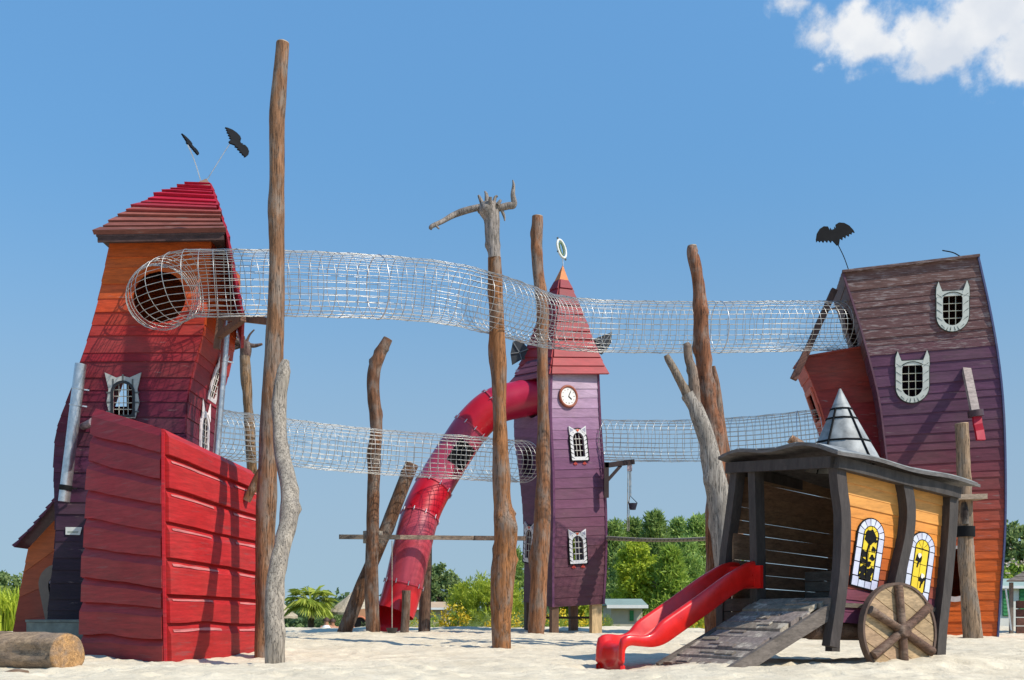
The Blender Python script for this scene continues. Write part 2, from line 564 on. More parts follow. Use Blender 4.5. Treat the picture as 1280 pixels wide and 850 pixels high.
M['leaf_far'] = leaf_mat('far_leaves', (0.081, 0.144, 0.063, 1), (0.198, 0.288, 0.108, 1), 0.3)

# ------------------------------------------------------------------ ground


def _vnoise(x, y, seed):
    xi = np.floor(x).astype(np.int64); yi = np.floor(y).astype(np.int64)
    fx = x - xi; fy = y - yi
    fx = fx * fx * (3 - 2 * fx); fy = fy * fy * (3 - 2 * fy)

    def h(a, b):
        n = (a * 374761393 + b * 668265263 + seed * 1442695041) & 0x7fffffff
        n = ((n ^ (n >> 13)) * 1274126177) & 0x7fffffff
        return ((n ^ (n >> 16)) & 0xffff) / 65535.0 - .5
    return (h(xi, yi) * (1 - fx) + h(xi + 1, yi) * fx) * (1 - fy) + (h(xi, yi + 1) * (1 - fx) + h(xi + 1, yi + 1) * fx) * fy


def _ss(a, b, x):
    t = np.clip((x - a) / (b - a), 0, 1)
    return t * t * (3 - 2 * t)


def ground_z(x, y, fine=True):
    x = np.asarray(x, float); y = np.asarray(y, float)
    z = .17 * _ss(15.5, 23, y) + .05 * _ss(23, 28, y) - 1.45 * _ss(28.5, 40, y)
    z = z - .05 * _ss(-1.5, -4, x) * 0
    near = 1 - _ss(30, 38, y)
    amp = near * (.35 + .65 * _ss(9, 13, y))
    z = z + amp * (.11 * _vnoise(x * .35 + 7, y * .35, 3) + .07 * _vnoise(x * .9, y * .8, 5))
    # sand drifted up against the wheel and the wagon's far post
    for (cx, cy, r, h) in [(4.75, 12.75, .7, .06), (5.3, 13.2, .8, .1), (-4.6, 14.3, 1.4, .03), (7.6, 20.8, 1.6, .06), (-2.8, 13.6, .6, .03), (1.15, 13.05, .45, -.05)]:
        z = z + h * np.exp(-((x - cx) ** 2 + (y - cy) ** 2) / (r * r))
    if fine:
        f = amp * 1.0
        b = _vnoise(x * 3.1, y * 2.7, 11)
        z = z + f * (.03 * b - .06 * np.maximum(0, _vnoise(x * 4.4 + 3, y * 3.6, 13) - .12) + .02 * _vnoise(x * 11, y * 10, 17) + .01 * _vnoise(x * 24, y * 22, 19))
        z = z + (1 - near) * .12 * _vnoise(x * .5, y * .5, 23)
    return z


def G(x, y):
    return float(ground_z(np.array([x]), np.array([y]), False)[0])


def build_ground():
    def axis(vals):
        return np.array(vals)
    ys = [-40, -20, -8, 0, 4, 7, 9]
    y = 9.0
    while y < 30:
        y += 0.0042 * y
        ys.append(y)
    while y < 60:
        y += .03 * y; ys.append(y)
    while y < 3000:
        y *= 1.25; ys.append(y)
    xs = list(np.linspace(-12.5, 12.5, 430))
    e = [13, 14, 16, 19, 24, 32, 45, 70, 120, 250, 600, 1500, 3000]
    xs = [-q for q in e[::-1]] + xs + e
    xs = axis(xs); ys = axis(ys)
    X, Y = np.meshgrid(xs, ys)
    Z = ground_z(X, Y)
    rf = random.Random(12)
    for _ in range(1100):
        fy = 10.5 + 16 * rf.random() ** 1.2; fx = rf.uniform(-.52, .52) * fy
        an = rf.uniform(0, 3.14); dp = rf.uniform(.012, .036); la, lb = rf.uniform(.12, .24), rf.uniform(.07, .12)
        i0, i1 = np.searchsorted(xs, fx - .5), np.searchsorted(xs, fx + .5)
        j0, j1 = np.searchsorted(ys, fy - .5), np.searchsorted(ys, fy + .5)
        if i1 - i0 < 2 or j1 - j0 < 2:
            continue
        dx = X[j0:j1, i0:i1] - fx; dy = Y[j0:j1, i0:i1] - fy
        u = (dx * math.cos(an) + dy * math.sin(an)) / la; v_ = (-dx * math.sin(an) + dy * math.cos(an)) / lb
        q = u * u + v_ * v_
        Z[j0:j1, i0:i1] += dp * (-np.exp(-q * 1.4) + .45 * np.exp(-(np.sqrt(q) - 1.35) ** 2 * 5))
    nx, ny = len(xs), len(ys)
    v = np.stack([X.ravel(), Y.ravel(), Z.ravel()], 1)
    i = np.arange(ny - 1)[:, None] * nx + np.arange(nx - 1)[None, :]
    f = np.stack([i, i + 1, i + 1 + nx, i + nx], -1).reshape(-1, 4)
    me = bpy.data.meshes.new('sand_ground')
    me.vertices.add(len(v)); me.vertices.foreach_set('co', v.ravel())
    me.loops.add(f.size); me.loops.foreach_set('vertex_index', f.ravel().astype(np.int32))
    me.polygons.add(len(f))
    me.polygons.foreach_set('loop_start', np.arange(0, f.size, 4, dtype=np.int32))
    me.polygons.foreach_set('use_smooth', np.ones(len(f), bool))
    me.update(calc_edges=True)
    m, nt, b = new_mat('pale_sand')
    N = nt.nodes.new; L = nt.links.new
    tc = N('ShaderNodeTexCoord')
    n1 = N('ShaderNodeTexNoise'); n1.inputs['Scale'].default_value = 1.3; n1.inputs['Detail'].default_value = 9; n1.inputs['Roughness'].default_value = .65
    n2 = N('ShaderNodeTexNoise'); n2.inputs['Scale'].default_value = 34; n2.inputs['Detail'].default_value = 5; n2.inputs['Roughness'].default_value = .7
    n3 = N('ShaderNodeTexNoise'); n3.inputs['Scale'].default_value = 7; n3.inputs['Detail'].default_value = 8; n3.inputs['Roughness'].default_value = .7
    for n in (n1, n2, n3):
        L(tc.outputs['Object'], n.inputs['Vector'])
    cr = N('ShaderNodeValToRGB')
    cr.color_ramp.elements[0].position = .3; cr.color_ramp.elements[0].color = (.62, .53, .385, 1)
    cr.color_ramp.elements[1].position = .65; cr.color_ramp.elements[1].color = (.77, .675, .51, 1)
    L(n1.outputs['Fac'], cr.inputs[0])
    mm = N('ShaderNodeMapRange'); mm.inputs['From Min'].default_value = .3; mm.inputs['From Max'].default_value = .7; mm.inputs['To Min'].default_value = .86; mm.inputs['To Max'].default_value = 1.06
    L(n3.outputs['Fac'], mm.inputs['Value'])
    vs = N('ShaderNodeVectorMath'); vs.operation = 'SCALE'
    L(cr.outputs[0], vs.inputs[0]); L(mm.outputs[0], vs.inputs['Scale'])
    sp = N('ShaderNodeSeparateXYZ'); L(tc.outputs['Object'], sp.inputs[0])
    ad = N('ShaderNodeMath'); ad.operation = 'MULTIPLY_ADD'; ad.inputs[1].default_value = 5.0
    L(n1.outputs['Fac'], ad.inputs[0]); L(sp.outputs['Y'], ad.inputs[2])
    gr = N('ShaderNodeMapRange'); gr.inputs['From Min'].default_value = 31.5; gr.inputs['From Max'].default_value = 34
    L(ad.outputs[0], gr.inputs['Value'])
    gc = N('ShaderNodeValToRGB')
    gc.color_ramp.elements[0].position = .35; gc.color_ramp.elements[0].color = (.10, .13, .035, 1)
    gc.color_ramp.elements[1].position = .7; gc.color_ramp.elements[1].color = (.26, .22, .10, 1)
    L(n3.outputs['Fac'], gc.inputs[0])
    mx = N('ShaderNodeMix'); mx.data_type = 'RGBA'
    L(gr.outputs[0], mx.inputs['Factor']); L(vs.outputs[0], mx.inputs['A']); L(gc.outputs[0], mx.inputs['B'])
    L(mx.outputs['Result'], b.inputs['Base Color'])
    b.inputs['Roughness'].default_value = .95
    b.inputs['Specular IOR Level'].default_value = .15
    bp = N('ShaderNodeBump'); bp.inputs['Strength'].default_value = .5; bp.inputs['Distance'].default_value = .02
    L(n2.outputs['Fac'], bp.inputs['Height'])
    bp2 = N('ShaderNodeBump'); bp2.inputs['Strength'].default_value = .6; bp2.inputs['Distance'].default_value = .05
    L(n3.outputs['Fac'], bp2.inputs['Height']); L(bp.outputs[0], bp2.inputs['Normal'])
    L(bp2.outputs[0], b.inputs['Normal'])
    me.materials.append(m)
    o = bpy.data.objects.new('sand_ground', me)
    COL.objects.link(o)
    o['kind'] = 'structure'
    o['label'] = 'pale trodden playground sand with grass beyond'


build_ground()

# ------------------------------------------------------------------ board walls with real openings


def resample(pts, n):
    pts = [Vector(p) for p in pts]
    d = [0.0]
    for a, b in zip(pts, pts[1:]):
        d.append(d[-1] + (b - a).length)
    out = []
    k = 0
    for i in range(n + 1):
        x = d[-1] * i / n
        while k < len(d) - 2 and d[k + 1] < x:
            k += 1
        out.append(pts[k].lerp(pts[k + 1], (x - d[k]) / max(1e-9, d[k + 1] - d[k])))
    return out


class Wall:
    """a board wall between two upright edge curves (bottom to top)"""

    def __init__(self, EL, ER, out):
        self.L = resample(spline(EL, 8), 48)
        self.R = resample(spline(ER, 8), 48)
        self.out = Vector(out).normalized()
        self.ops = []

    @staticmethod
    def _at(pl, t):
        t = t * (len(pl) - 1)
        i = min(len(pl) - 2, max(0, int(math.floor(t))))
        return pl[i].lerp(pl[i + 1], t - i)

    def pos(self, s, t):
        return self._at(self.L, t).lerp(self._at(self.R, t), s)

    def normal(self, s, t):
        a = self._at(self.R, t) - self._at(self.L, t)
        t0 = min(max(t, .02), .98)
        b = self.pos(s, t0 + .02) - self.pos(s, t0 - .02)
        n = a.cross(b).normalized()
        return n if n.dot(self.out) > 0 else -n

    def find(self, px, py):
        best = None
        s0, s1, t0, t1 = 0, 1, 0, 1
        for it in range(4):
            for i in range(13):
                for j in range(13):
                    s = lerp(s0, s1, i / 12); t = lerp(t0, t1, j / 12)
                    q = proj(self.pos(s, t))
                    e = (q[0] - px) ** 2 + (q[1] - py) ** 2
                    if best is None or e < best[0]:
                        best = (e, s, t)
            w = (s1 - s0) / 8; h = (t1 - t0) / 8
            s0, s1, t0, t1 = best[1] - w, best[1] + w, best[2] - h, best[2] + h
        return best[1], best[2]

    def frame(self, s, t, rot=0.0):
        o = self.pos(s, t)
        ex = (self._at(self.R, t) - self._at(self.L, t)).normalized()
        n = self.normal(s, t)
        ey = n.cross(ex).normalized()
        if ey.z < 0:
            ey = -ey
        if rot:
            ex, ey = ex * math.cos(rot) + ey * math.sin(rot), ey * math.cos(rot) - ex * math.sin(rot)
        return o, ex, ey, n

    def opening(self, fr, y0, y1, half):
        """cut: local heights y0..y1 about the frame's origin, half(y) = half width"""
        o, ex, ey, n = fr
        self.ops.append((fr, y0, y1, half))


def op_range(w, op):
    (o, ex, ey, n), y0, y1, half = op
    # t at which the wall's centre line at the opening reaches y0 / y1
    def s_of(x, y, t):
        a = (w.pos(0, t) - o).dot(ex); b = (w.pos(1, t) - o).dot(ex)
        return (x - a) / (b - a)
    def yt(t):
        return (w.pos(min(1, max(0, s_of(0, 0, t))), t) - o).dot(ey)
    def solve(y):
        a, b = 0.0, 1.0
        for _ in range(30):
            m = (a + b) / 2
            if yt(m) < y:
                a = m
            else:
                b = m
        return a
    t0, t1 = solve(y0), solve(y1)

    def lim(t):
        y = min(y1, max(y0, yt(t)))
        h = half(y)
        return s_of(-h, y, t), s_of(h, y, t)
    return t0, t1, lim


def half_arch(w, y0, y1):
    r = w / 2
    def f(y):
        k = y - (y1 - r)
        return r if k <= 0 else math.sqrt(max(0, r * r - k * k))
    return f


def half_u(w, y0, y1):
    r = w / 2
    def f(y):
        k = (y0 + r) - y
        return r if k <= 0 else math.sqrt(max(0, r * r - k * k))
    return f


def half_circle(r):
    return lambda y: math.sqrt(max(0, r * r - y * y))


def half_rect(w):
    return lambda y: w / 2


def plank_wall(parent, wall, rows, th, mat, colfn, rnd, name='plank', clinker=False, endj=.0, sag=0.0, matfn=None):
    ops = [op_range(wall, o) for o in wall.ops]
    for t0, t1 in zip(rows, rows[1:]):
        mb = MB()
        ja, jb = rnd.uniform(-endj, endj), rnd.uniform(-endj, endj)
        thk = th * rnd.uniform(.8, 1.15)

        def off(t):
            f = (t - t0) / (t1 - t0)
            if clinker:
                return thk * (1 if f < .72 else lerp(1, .15, (f - .72) / .28))
            return thk * (1 - .5 * f)

        def piece(levels, sa, sb):
            vs = []
            for t in levels:
                a, b = sa(t), sb(t)
                n = wall.normal(.5, t)
                pa, pb = wall.pos(a, t), wall.pos(b, t)
                vs += [pa + n * off(t), pb + n * off(t), pb - n * .004, pa - n * .004]
            m = len(levels)
            fs = [(0, 3, 2, 1), (4 * m - 4, 4 * m - 3, 4 * m - 2, 4 * m - 1)]
            for i in range(m - 1):
                for k in range(4):
                    l = (k + 1) % 4
                    fs.append((i * 4 + k, i * 4 + l, i * 4 + 4 + l, i * 4 + 4 + k))
            mb.add(vs, fs)
        full = (lambda t: ja, lambda t: 1 + jb)
        act = [o for o in ops if o[0] < t1 - 1e-5 and o[1] > t0 + 1e-5]
        lv = [t0, lerp(t0, t1, .72), t1] if clinker else [t0, t1]
        if not act:
            piece(lv, *full)
        else:
            o = act[0]
            a, b = max(t0, o[0]), min(t1, o[1])
            if a > t0 + 1e-4:
                piece([t0, a], *full)
            if b < t1 - 1e-4:
                piece([b, t1], *full)
            levels = [lerp(a, b, i / 6) for i in range(7)]
            piece(levels, full[0], lambda t: o[2](t)[0])
            if a <= t0 + 1e-4 and b >= t1 - 1e-4:
                tm = (t0 + t1) / 2
                mb.build(name, matfn(tm) if matfn else mat, parent, jitter(colfn(tm), rnd))
                mb = MB()
            piece(levels, lambda t: o[2](t)[1], full[1])
        tm = (t0 + t1) / 2
        m_ = matfn(tm) if matfn else mat
        mb.build(name, m_, parent, jitter(colfn(tm), rnd))


def rows_of(n, rnd, j=.22):
    r = [0.0]
    for i in range(1, n):
        r.append((i + rnd.uniform(-j, j)) / n)
    return r + [1.0]

# ------------------------------------------------------------------ window pieces


def poly_arch(w, y0, y1, n=12):
    r = w / 2
    pts = [(-r, y0), (r, y0)]
    for i in range(n + 1):
        a = math.pi * i / n
        pts.append((r * math.cos(a), y1 - r + r * math.sin(a)))
    return pts


def poly_u(w, y0, y1, n=12):
    return [(x, y0 + y1 - y) for x, y in poly_arch(w, y0, y1, n)]


def poly_rect(w, y0, y1):
    return [(-w / 2, y0), (w / 2, y0), (w / 2, y1), (-w / 2, y1)]


def ray_poly(poly, ang, c=(0, 0)):
    dx, dy = math.cos(ang), math.sin(ang)
    best = 0
    for (x0, y0), (x1, y1) in zip(poly, poly[1:] + poly[:1]):
        x0 -= c[0]; x1 -= c[0]; y0 -= c[1]; y1 -= c[1]
        ex, ey = x1 - x0, y1 - y0
        den = dx * ey - dy * ex
        if abs(den) < 1e-9:
            continue
        t = (x0 * ey - y0 * ex) / den
        s = (x0 * dy - y0 * dx) / den
        if t > 0 and -1e-6 <= s <= 1 + 1e-6:
            best = max(best, t)
    return (c[0] + dx * best, c[1] + dy * best)


def on(fr, x, y, z=0.0):
    o, ex, ey, n = fr
    return o + ex * x + ey * y + n * z


def ring_frame(fr, inner, outer, z0, z1, N=48):
    angs = sorted(set([2 * math.pi * i / N for i in range(N)] + [math.atan2(y, x) % (2 * math.pi) for x, y in outer if True]))
    mb = MB()
    mb.ring([on(fr, *ray_poly(inner, a), z0) for a in angs], [on(fr, *ray_poly(outer, a), z0) for a in angs], fr[3] * (z1 - z0))
    return mb


def bars(fr, w, y0, y1, nx, ny, z, r, parent, mat, name='window_bar', half=None, color=None):
    for i in range(nx):
        x = -w / 2 + w * (i + 1) / (nx + 1)
        mb = MB(); mb.tube([on(fr, x, y0, z), on(fr, x, y1, z)], r, 6); mb.build(name, mat, parent, color)
    for i in range(ny):
        y = y0 + (y1 - y0) * (i + 1) / (ny + 1)
        mb = MB(); mb.tube([on(fr, -w / 2, y, z), on(fr, w / 2, y, z)], r, 6); mb.build(name, mat, parent, color)


def flat(fr, pts, z0, z1):
    mb = MB()
    mb.prism([on(fr, x, y, z0) for x, y in pts], fr[3] * (z1 - z0))
    return mb


def lap_wall(parent, wall, rows, th, mat, colfn, rnd, wob=.008, name='plank', endj=0.0, cols=12, fold=.7, edge=None):
    """wide overlapping boards with wavering lower edges and a fold that leans back at the top"""
    def tb(i, s):
        if i == 0 or i == len(rows) - 1:
            return rows[i]
        return rows[i] + wob * (mnoise.noise(Vector((s * 2.2 + i * 3.7, i * 5.1, .5))) * 1.6 + .4 * mnoise.noise(Vector((s * 7 + i, i * 2.3, 1.5))))
    for i in range(len(rows) - 1):
        ja, jb = rnd.uniform(-endj, endj), rnd.uniform(-endj, endj)
        mb = MB()
        prof = [(0, 1.0), (fold, .96), (1.0, .1)]
        k = len(prof)
        thk = th * rnd.uniform(.85, 1.2)
        vs = []
        for c in range(cols + 1):
            s_ = lerp(ja, 1 + jb, c / cols)
            t0, t1 = tb(i, s_), tb(i + 1, s_)
            bulge = 1 + .1 * mnoise.noise(Vector((s_ * 3 + i * 9, i * 1.7, 4)))
            for f_, o_ in prof:
                t = lerp(t0, t1, f_)
                vs.append(wall.pos(s_, t) + wall.normal(.5, t) * thk * o_ * bulge)
            for t in (t1, t0):
                vs.append(wall.pos(s_, t) - wall.normal(.5, t) * .006)
        n = k + 2
        fs = [tuple(range(n)), tuple(range(cols * n + n - 1, cols * n - 1, -1))]
        for c in range(cols):
            for q in range(n):
                r_ = (q + 1) % n
                fs.append((c * n + q, c * n + n + q, c * n + n + r_, c * n + r_))
        mb.add(vs, fs)
        bd = mb.build(name, mat, parent, jitter(colfn((rows[i] + rows[i + 1]) / 2), rnd))
        if edge and i < len(rows) - 2:  # pale strips along each fold: sheen painted in as colour, together with scuffed paint
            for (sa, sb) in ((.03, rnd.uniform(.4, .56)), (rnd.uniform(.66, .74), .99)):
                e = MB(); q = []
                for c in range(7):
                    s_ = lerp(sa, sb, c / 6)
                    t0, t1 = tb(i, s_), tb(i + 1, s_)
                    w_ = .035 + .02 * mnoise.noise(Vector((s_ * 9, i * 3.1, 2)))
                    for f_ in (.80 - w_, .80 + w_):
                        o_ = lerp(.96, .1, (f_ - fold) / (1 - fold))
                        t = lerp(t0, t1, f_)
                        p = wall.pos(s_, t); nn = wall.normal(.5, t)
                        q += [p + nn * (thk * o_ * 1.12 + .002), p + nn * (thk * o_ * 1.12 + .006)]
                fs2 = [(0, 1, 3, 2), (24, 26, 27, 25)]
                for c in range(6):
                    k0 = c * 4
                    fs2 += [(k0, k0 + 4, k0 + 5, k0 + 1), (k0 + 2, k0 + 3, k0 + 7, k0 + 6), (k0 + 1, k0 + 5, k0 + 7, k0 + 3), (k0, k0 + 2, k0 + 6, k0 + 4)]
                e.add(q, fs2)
                e.build('worn_edge_highlight', mat, bd, edge)

# ================================================================== left tower
rnd = random.Random(4)


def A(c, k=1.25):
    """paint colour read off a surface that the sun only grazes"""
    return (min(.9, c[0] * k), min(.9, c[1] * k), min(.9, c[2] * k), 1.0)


def PL(pts, d):
    return [P(x, y, d) for x, y in pts]


def back_of(pts, dv):
    return [p + Vector(dv) for p in pts]


def left_tower():
    T = thing('leaning_tower', 'tall leaning board tower fading from dark plum through crimson to orange, behind the red prow', 'tower', P(150, 815, 18.0))
    fl = PL([(57, 816), (62, 750), (70, 670), (68, 600), (71, 541), (90, 486), (112, 420), (126, 365), (138, 303)], 17.2)
    fr = PL([(226, 816), (228, 740), (230, 640), (232, 540), (234, 503), (240, 465), (249, 434), (256, 400), (261, 350), (264, 301)], 17.2)
    dv = (0, 1.8, 0)
    bl, br = back_of(fl, dv), back_of(fr, dv)
    stops = [(0, C(44, 32, 42)), (.2, C(48, 32, 48)), (.34, C(64, 36, 60)), (.42, C(80, 36, 66)), (.5, C(88, 33, 60)), (.62, C(110, 28, 50)),
             (.69, C(138, 30, 44)), (.75, C(160, 36, 42)), (.795, C(174, 46, 38)), (.83, C(188, 62, 34)), (.87, C(200, 80, 30)), (.92, C(208, 94, 28)), (1, C(206, 94, 34))]
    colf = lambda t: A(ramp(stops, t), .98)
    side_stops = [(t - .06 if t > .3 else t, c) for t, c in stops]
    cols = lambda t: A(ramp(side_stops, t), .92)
    front = Wall(fl, fr, (0, -1, 0))
    right = Wall(fr, br, (1, 0, 0))
    back = Wall(bl, br, (0, 1, 0))
    left = Wall(fl, bl, (-1, 0, 0))
    hole = front.frame(*front.find(200, 372))
    front.opening(hole, -.4, .4, half_circle(.4))
    win = front.frame(*front.find(155, 496))
    front.opening(win, -.3, .2, half_arch(.3, -.3, .2))
    s, t = back.find(151, 492)
    bw = back.frame(s, t)
    back.opening(bw, -.22, .22, half_rect(.2))
    rw = []
    for (px, py, w, h) in ((268, 476, .46, .5), (253, 540, .46, .5)):
        f = right.frame(*right.find(px, py))
        rw.append(f)
        right.opening(f, -.28, .24, half_arch(.34, -.28, .24))
    r = random.Random(7)
    rows = rows_of(30, r, .18)
    plank_wall(T, front, rows, .028, M['paint'], colf, r, endj=.004)
    plank_wall(T, right, rows, .024, M['paint_clean'], cols, r)
    plank_wall(T, back, rows_of(16, r), .024, M['paint'], cols, r)
    plank_wall(T, left, rows_of(20, r), .024, M['paint'], colf, r)
    # arched window in its stone-coloured plate
    fm = ring_frame(win, poly_arch(.30, -.30, .2), [(-.19, -.34), (.19, -.34), (.25, -.1), (.22, .1), (.28, .36), (.1, .28), (0, .31), (-.1, .28), (-.28, .36), (-.22, .1), (-.25, -.1)], .03, .055).build('window', M['obj'], T, C(172, 172, 166))
    ring_frame(win, poly_arch(.29, -.29, .195), poly_arch(.37, -.325, .235), .056, .066).build('window_arch', M['obj'], fm, C(40, 40, 42))
    for k, (x, y, sx, sy) in enumerate([(-.2, -.1, .05, .012), (.2, -.1, .05, .012), (-.2, .05, .05, .012), (.2, .05, .05, .012), (-.15, .2, .012, .06), (.15, .2, .012, .06), (0, .28, .012, .05),
                                        (-.2, -.24, .05, .012), (.2, -.24, .05, .012)]):
        flat(win, [(x - sx, y - sy), (x + sx, y - sy), (x + sx, y + sy), (x - sx, y + sy)], .0562, .06).build('stone_joint', M['obj'], fm, C(88, 90, 88))
    bars(win, .28, -.3, .2, 3, 4, .02, .007, fm, M['obj'], color=C(190, 185, 170))
    for f in rw:
        wf = ring_frame(f, poly_arch(.34, -.28, .24), poly_arch(.5, -.34, .34), .026, .05).build('window', M['obj'], T, C(225, 215, 215))
        for sx in (-1, 1):
            flat(f, [(sx * .08, .3), (sx * .24, .2), (sx * .22, .5)], .05, .062).build('window_ear', M['obj'], wf, C(232, 224, 222))
        flat(f, [(-.2, -.52), (.2, -.52), (.16, -.44), (-.14, -.46)], .03, .04).build('window_paw', M['obj'], wf, C(225, 215, 215))
        flat(f, [(-.06, -.34), (.06, -.34), (.03, -.5), (-.09, -.52)], .026, .04).build('window_foot', M['obj'], wf, C(215, 205, 205))
        bars(f, .34, -.28, .24, 2, 4, .03, .008, wf, M['obj'], color=C(220, 212, 205))
    # roof: stepped shingle rows in front, a steep board slope on the right
    r2 = random.Random(11)
    el = [P(120, 293, 16.85), P(140, 278, 17.0), P(166, 261, 17.2), P(196, 246, 17.45), P(224, 236, 17.7), P(240, 231, 17.9)]
    er = [P(281, 290, 16.85), P(275, 268, 17.2), P(268, 247, 17.55), P(262, 231, 17.9)]
    rf = Wall(el, er, (0, -1, .5))
    rst = [(0, C(122, 74, 66)), (.3, C(140, 80, 70)), (.42, C(150, 44, 56)), (.55, C(172, 22, 52)), (1, C(170, 18, 50))]
    plank_wall(T, rf, rows_of(13, r2, .12), .075, M['shingle'], lambda t: A(ramp(rst, t), 1.15), r2, 'roof_board', endj=.022)
    c0 = [P(303, 393, 17.0), P(291, 335, 16.95), P(283, 291, 16.9), P(262, 229, 17.9)]
    c1 = [Vector((p.x * (p.y + q) / p.y - .02, p.y + q, p.z)) for p, q in zip(c0, (2.2, 2.2, 2.2, .5))]
    rr = Wall(c0, c1, (1, 0, .3))
    plank_wall(T, rr, rows_of(12, r2, .1), .04, M['shingle'], lambda t: A(C(165, 28, 52), 1.0), r2, 'roof_board')
    far = lambda pts: [Vector((p.x * (p.y + 2.2) / p.y - .02, p.y + 2.2, p.z)) for p in pts]
    bl0 = back_of(el, (0, 2.2, 0)); br0 = far(er)
    bl0[-1] = P(240, 231, 18.1); br0[-1] = P(262, 231, 18.3)
    bl0[-2] = bl0[-1].lerp(bl0[0], .3); br0[-2] = br0[-1].lerp(br0[0], .4)
    plank_wall(T, Wall(bl0, br0, (0, 1, .5)), rows_of(8, r2), .04, M['shingle'], lambda t: A(C(150, 30, 50), 1.0), r2, 'roof_board')
    plank_wall(T, Wall(el, bl0, (-1, 0, .5)), rows_of(8, r2), .04, M['shingle'], lambda t: A(C(130, 50, 52), 1.0), r2, 'roof_board')
    mb = MB()
    ec = [el[0], er[0], br0[0], bl0[0]]
    mb.prism([p - Vector((0, 0, .03)) for p in ec], Vector((0, 0, .025)))
    mb.build('soffit', M['beam'], T, C(88, 66, 62))
    mb = MB(); mb.beam(el[0] + Vector((0.02, .02, -.07)), er[0] + Vector((-.02, .02, -.07)), .03, .09)
    mb.build('fascia', M['board_grey'], T, C(84, 62, 58))
    mb = MB()
    mb.prism([P(237, 232, 17.75), P(263, 232, 17.75), P(258, 223, 17.9)], Vector((0, .3, 0)))
    mb.build('ridge_cap', M['board_grey'], T, C(150, 122, 104))
    return T, front, right


LT, LTF, LTR = left_tower()


def annex():
    T = thing('lean_to_porch', 'small orange lean-to with plum shingle roof against the left tower', 'porch', P(45, 805, 18.6))
    w = Wall(PL([(14, 808), (24, 750), (36, 685)], 18.4), PL([(95, 808), (95, 750), (95, 622)], 18.4), (0, -1, 0))
    f = w.frame(*w.find(82, 765))
    r = random.Random(3)
    st = [(0, C(128, 52, 46)), (.5, C(150, 66, 44)), (1, C(190, 96, 44))]
    plank_wall(T, w, [0, .25, .5, .75, 1], .02, M['paint_clean'], lambda t: A(ramp(st, t), 1.2), r)
    door = ring_frame(f, poly_arch(.36, -.4, .62), poly_arch(.66, -.62, .8), .022, .06).build('door_frame', M['obj'], T, C(120, 104, 92))
    flat(f, poly_arch(.56, -.6, .74), .023, .035).build('door', M['obj'], T, C(196, 176, 190))
    flat(f, [(-.2, .36), (-.14, .36), (-.12, .5), (-.18, .52)], .036, .04).build('door_slot', M['black'], T)
    flat(f, [(-.28, -.1), (-.05, -.2), (-.05, .05), (-.2, .1)], .036, .04).build('door_patch', M['obj'], T, C(170, 90, 110))
    wl = Wall(PL([(14, 808), (24, 750), (36, 685)], 18.4), back_of(PL([(14, 808), (24, 750), (36, 685)], 18.4), (0, 1.2, 0)), (-1, 0, 0))
    plank_wall(T, wl, rows_of(6, r), .02, M['paint_clean'], lambda t: A(ramp(st, t), 1.2), r)
    c0 = [P(18, 684, 18.1), P(38, 662, 18.1), P(56, 641, 18.1), P(74, 618, 18.1)]
    rf = Wall(c0, back_of(c0, (0, 1.7, 0)), (-.7, 0, .7))
    plank_wall(T, rf, rows_of(7, r, .1), .05, M['shingle'], lambda t: A(C(92, 40, 66), 1.0), r, 'roof_board', endj=.01)


annex()


def ship():
    T = thing('play_ship_prow', 'big red clinker-built ship prow of wide boards in the left foreground', 'play ship', P(207, 828, 14.6))
    r = random.Random(5)
    corner = PL([(208, 829), (206, 700), (205, 610), (205, 537)], 14.0)
    lft = [P(104, 827, 15.4), P(107, 700, 15.4), P(111, 620, 15.4), P(121, 511, 15.4)]
    rgt = [P(321, 818, 17.0), P(322, 720, 17.0), P(320, 640, 17.0), P(313, 588, 17.0)]
    rowr = [0, .175, .295, .45, .605, .75, .895, 1]
    rowl = [0, .11, .235, .33, .45, .565, .68, .79, .9, 1]
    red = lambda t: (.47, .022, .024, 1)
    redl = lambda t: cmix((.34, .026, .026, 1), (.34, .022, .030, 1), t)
    wr = Wall(corner, rgt, (1, -.1, 0))
    wl = Wall(lft, corner, (-.7, -.7, 0))
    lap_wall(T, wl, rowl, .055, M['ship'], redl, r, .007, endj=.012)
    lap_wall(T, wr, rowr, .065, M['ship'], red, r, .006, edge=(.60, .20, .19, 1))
    mb = MB(); mb.sweep([p + Vector((.0, -.03, 0)) for p in resample(spline(corner, 6), 16)], .03, .05, (1, 0, 0))
    mb.build('stem_post', M['ship'], T, (.5, .02, .03, 1))
    l2 = [P(104, 827, 15.4) + Vector((.5, 2.2, 0)), P(107, 700, 15.4) + Vector((.5, 2.2, 0)), P(111, 620, 15.4) + Vector((.5, 2.2, 0)), P(121, 511, 15.4) + Vector((.5, 2.2, 0))]
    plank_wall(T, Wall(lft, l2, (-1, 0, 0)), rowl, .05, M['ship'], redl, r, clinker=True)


ship()

# ------------------------------------------------------------------ logs and poles


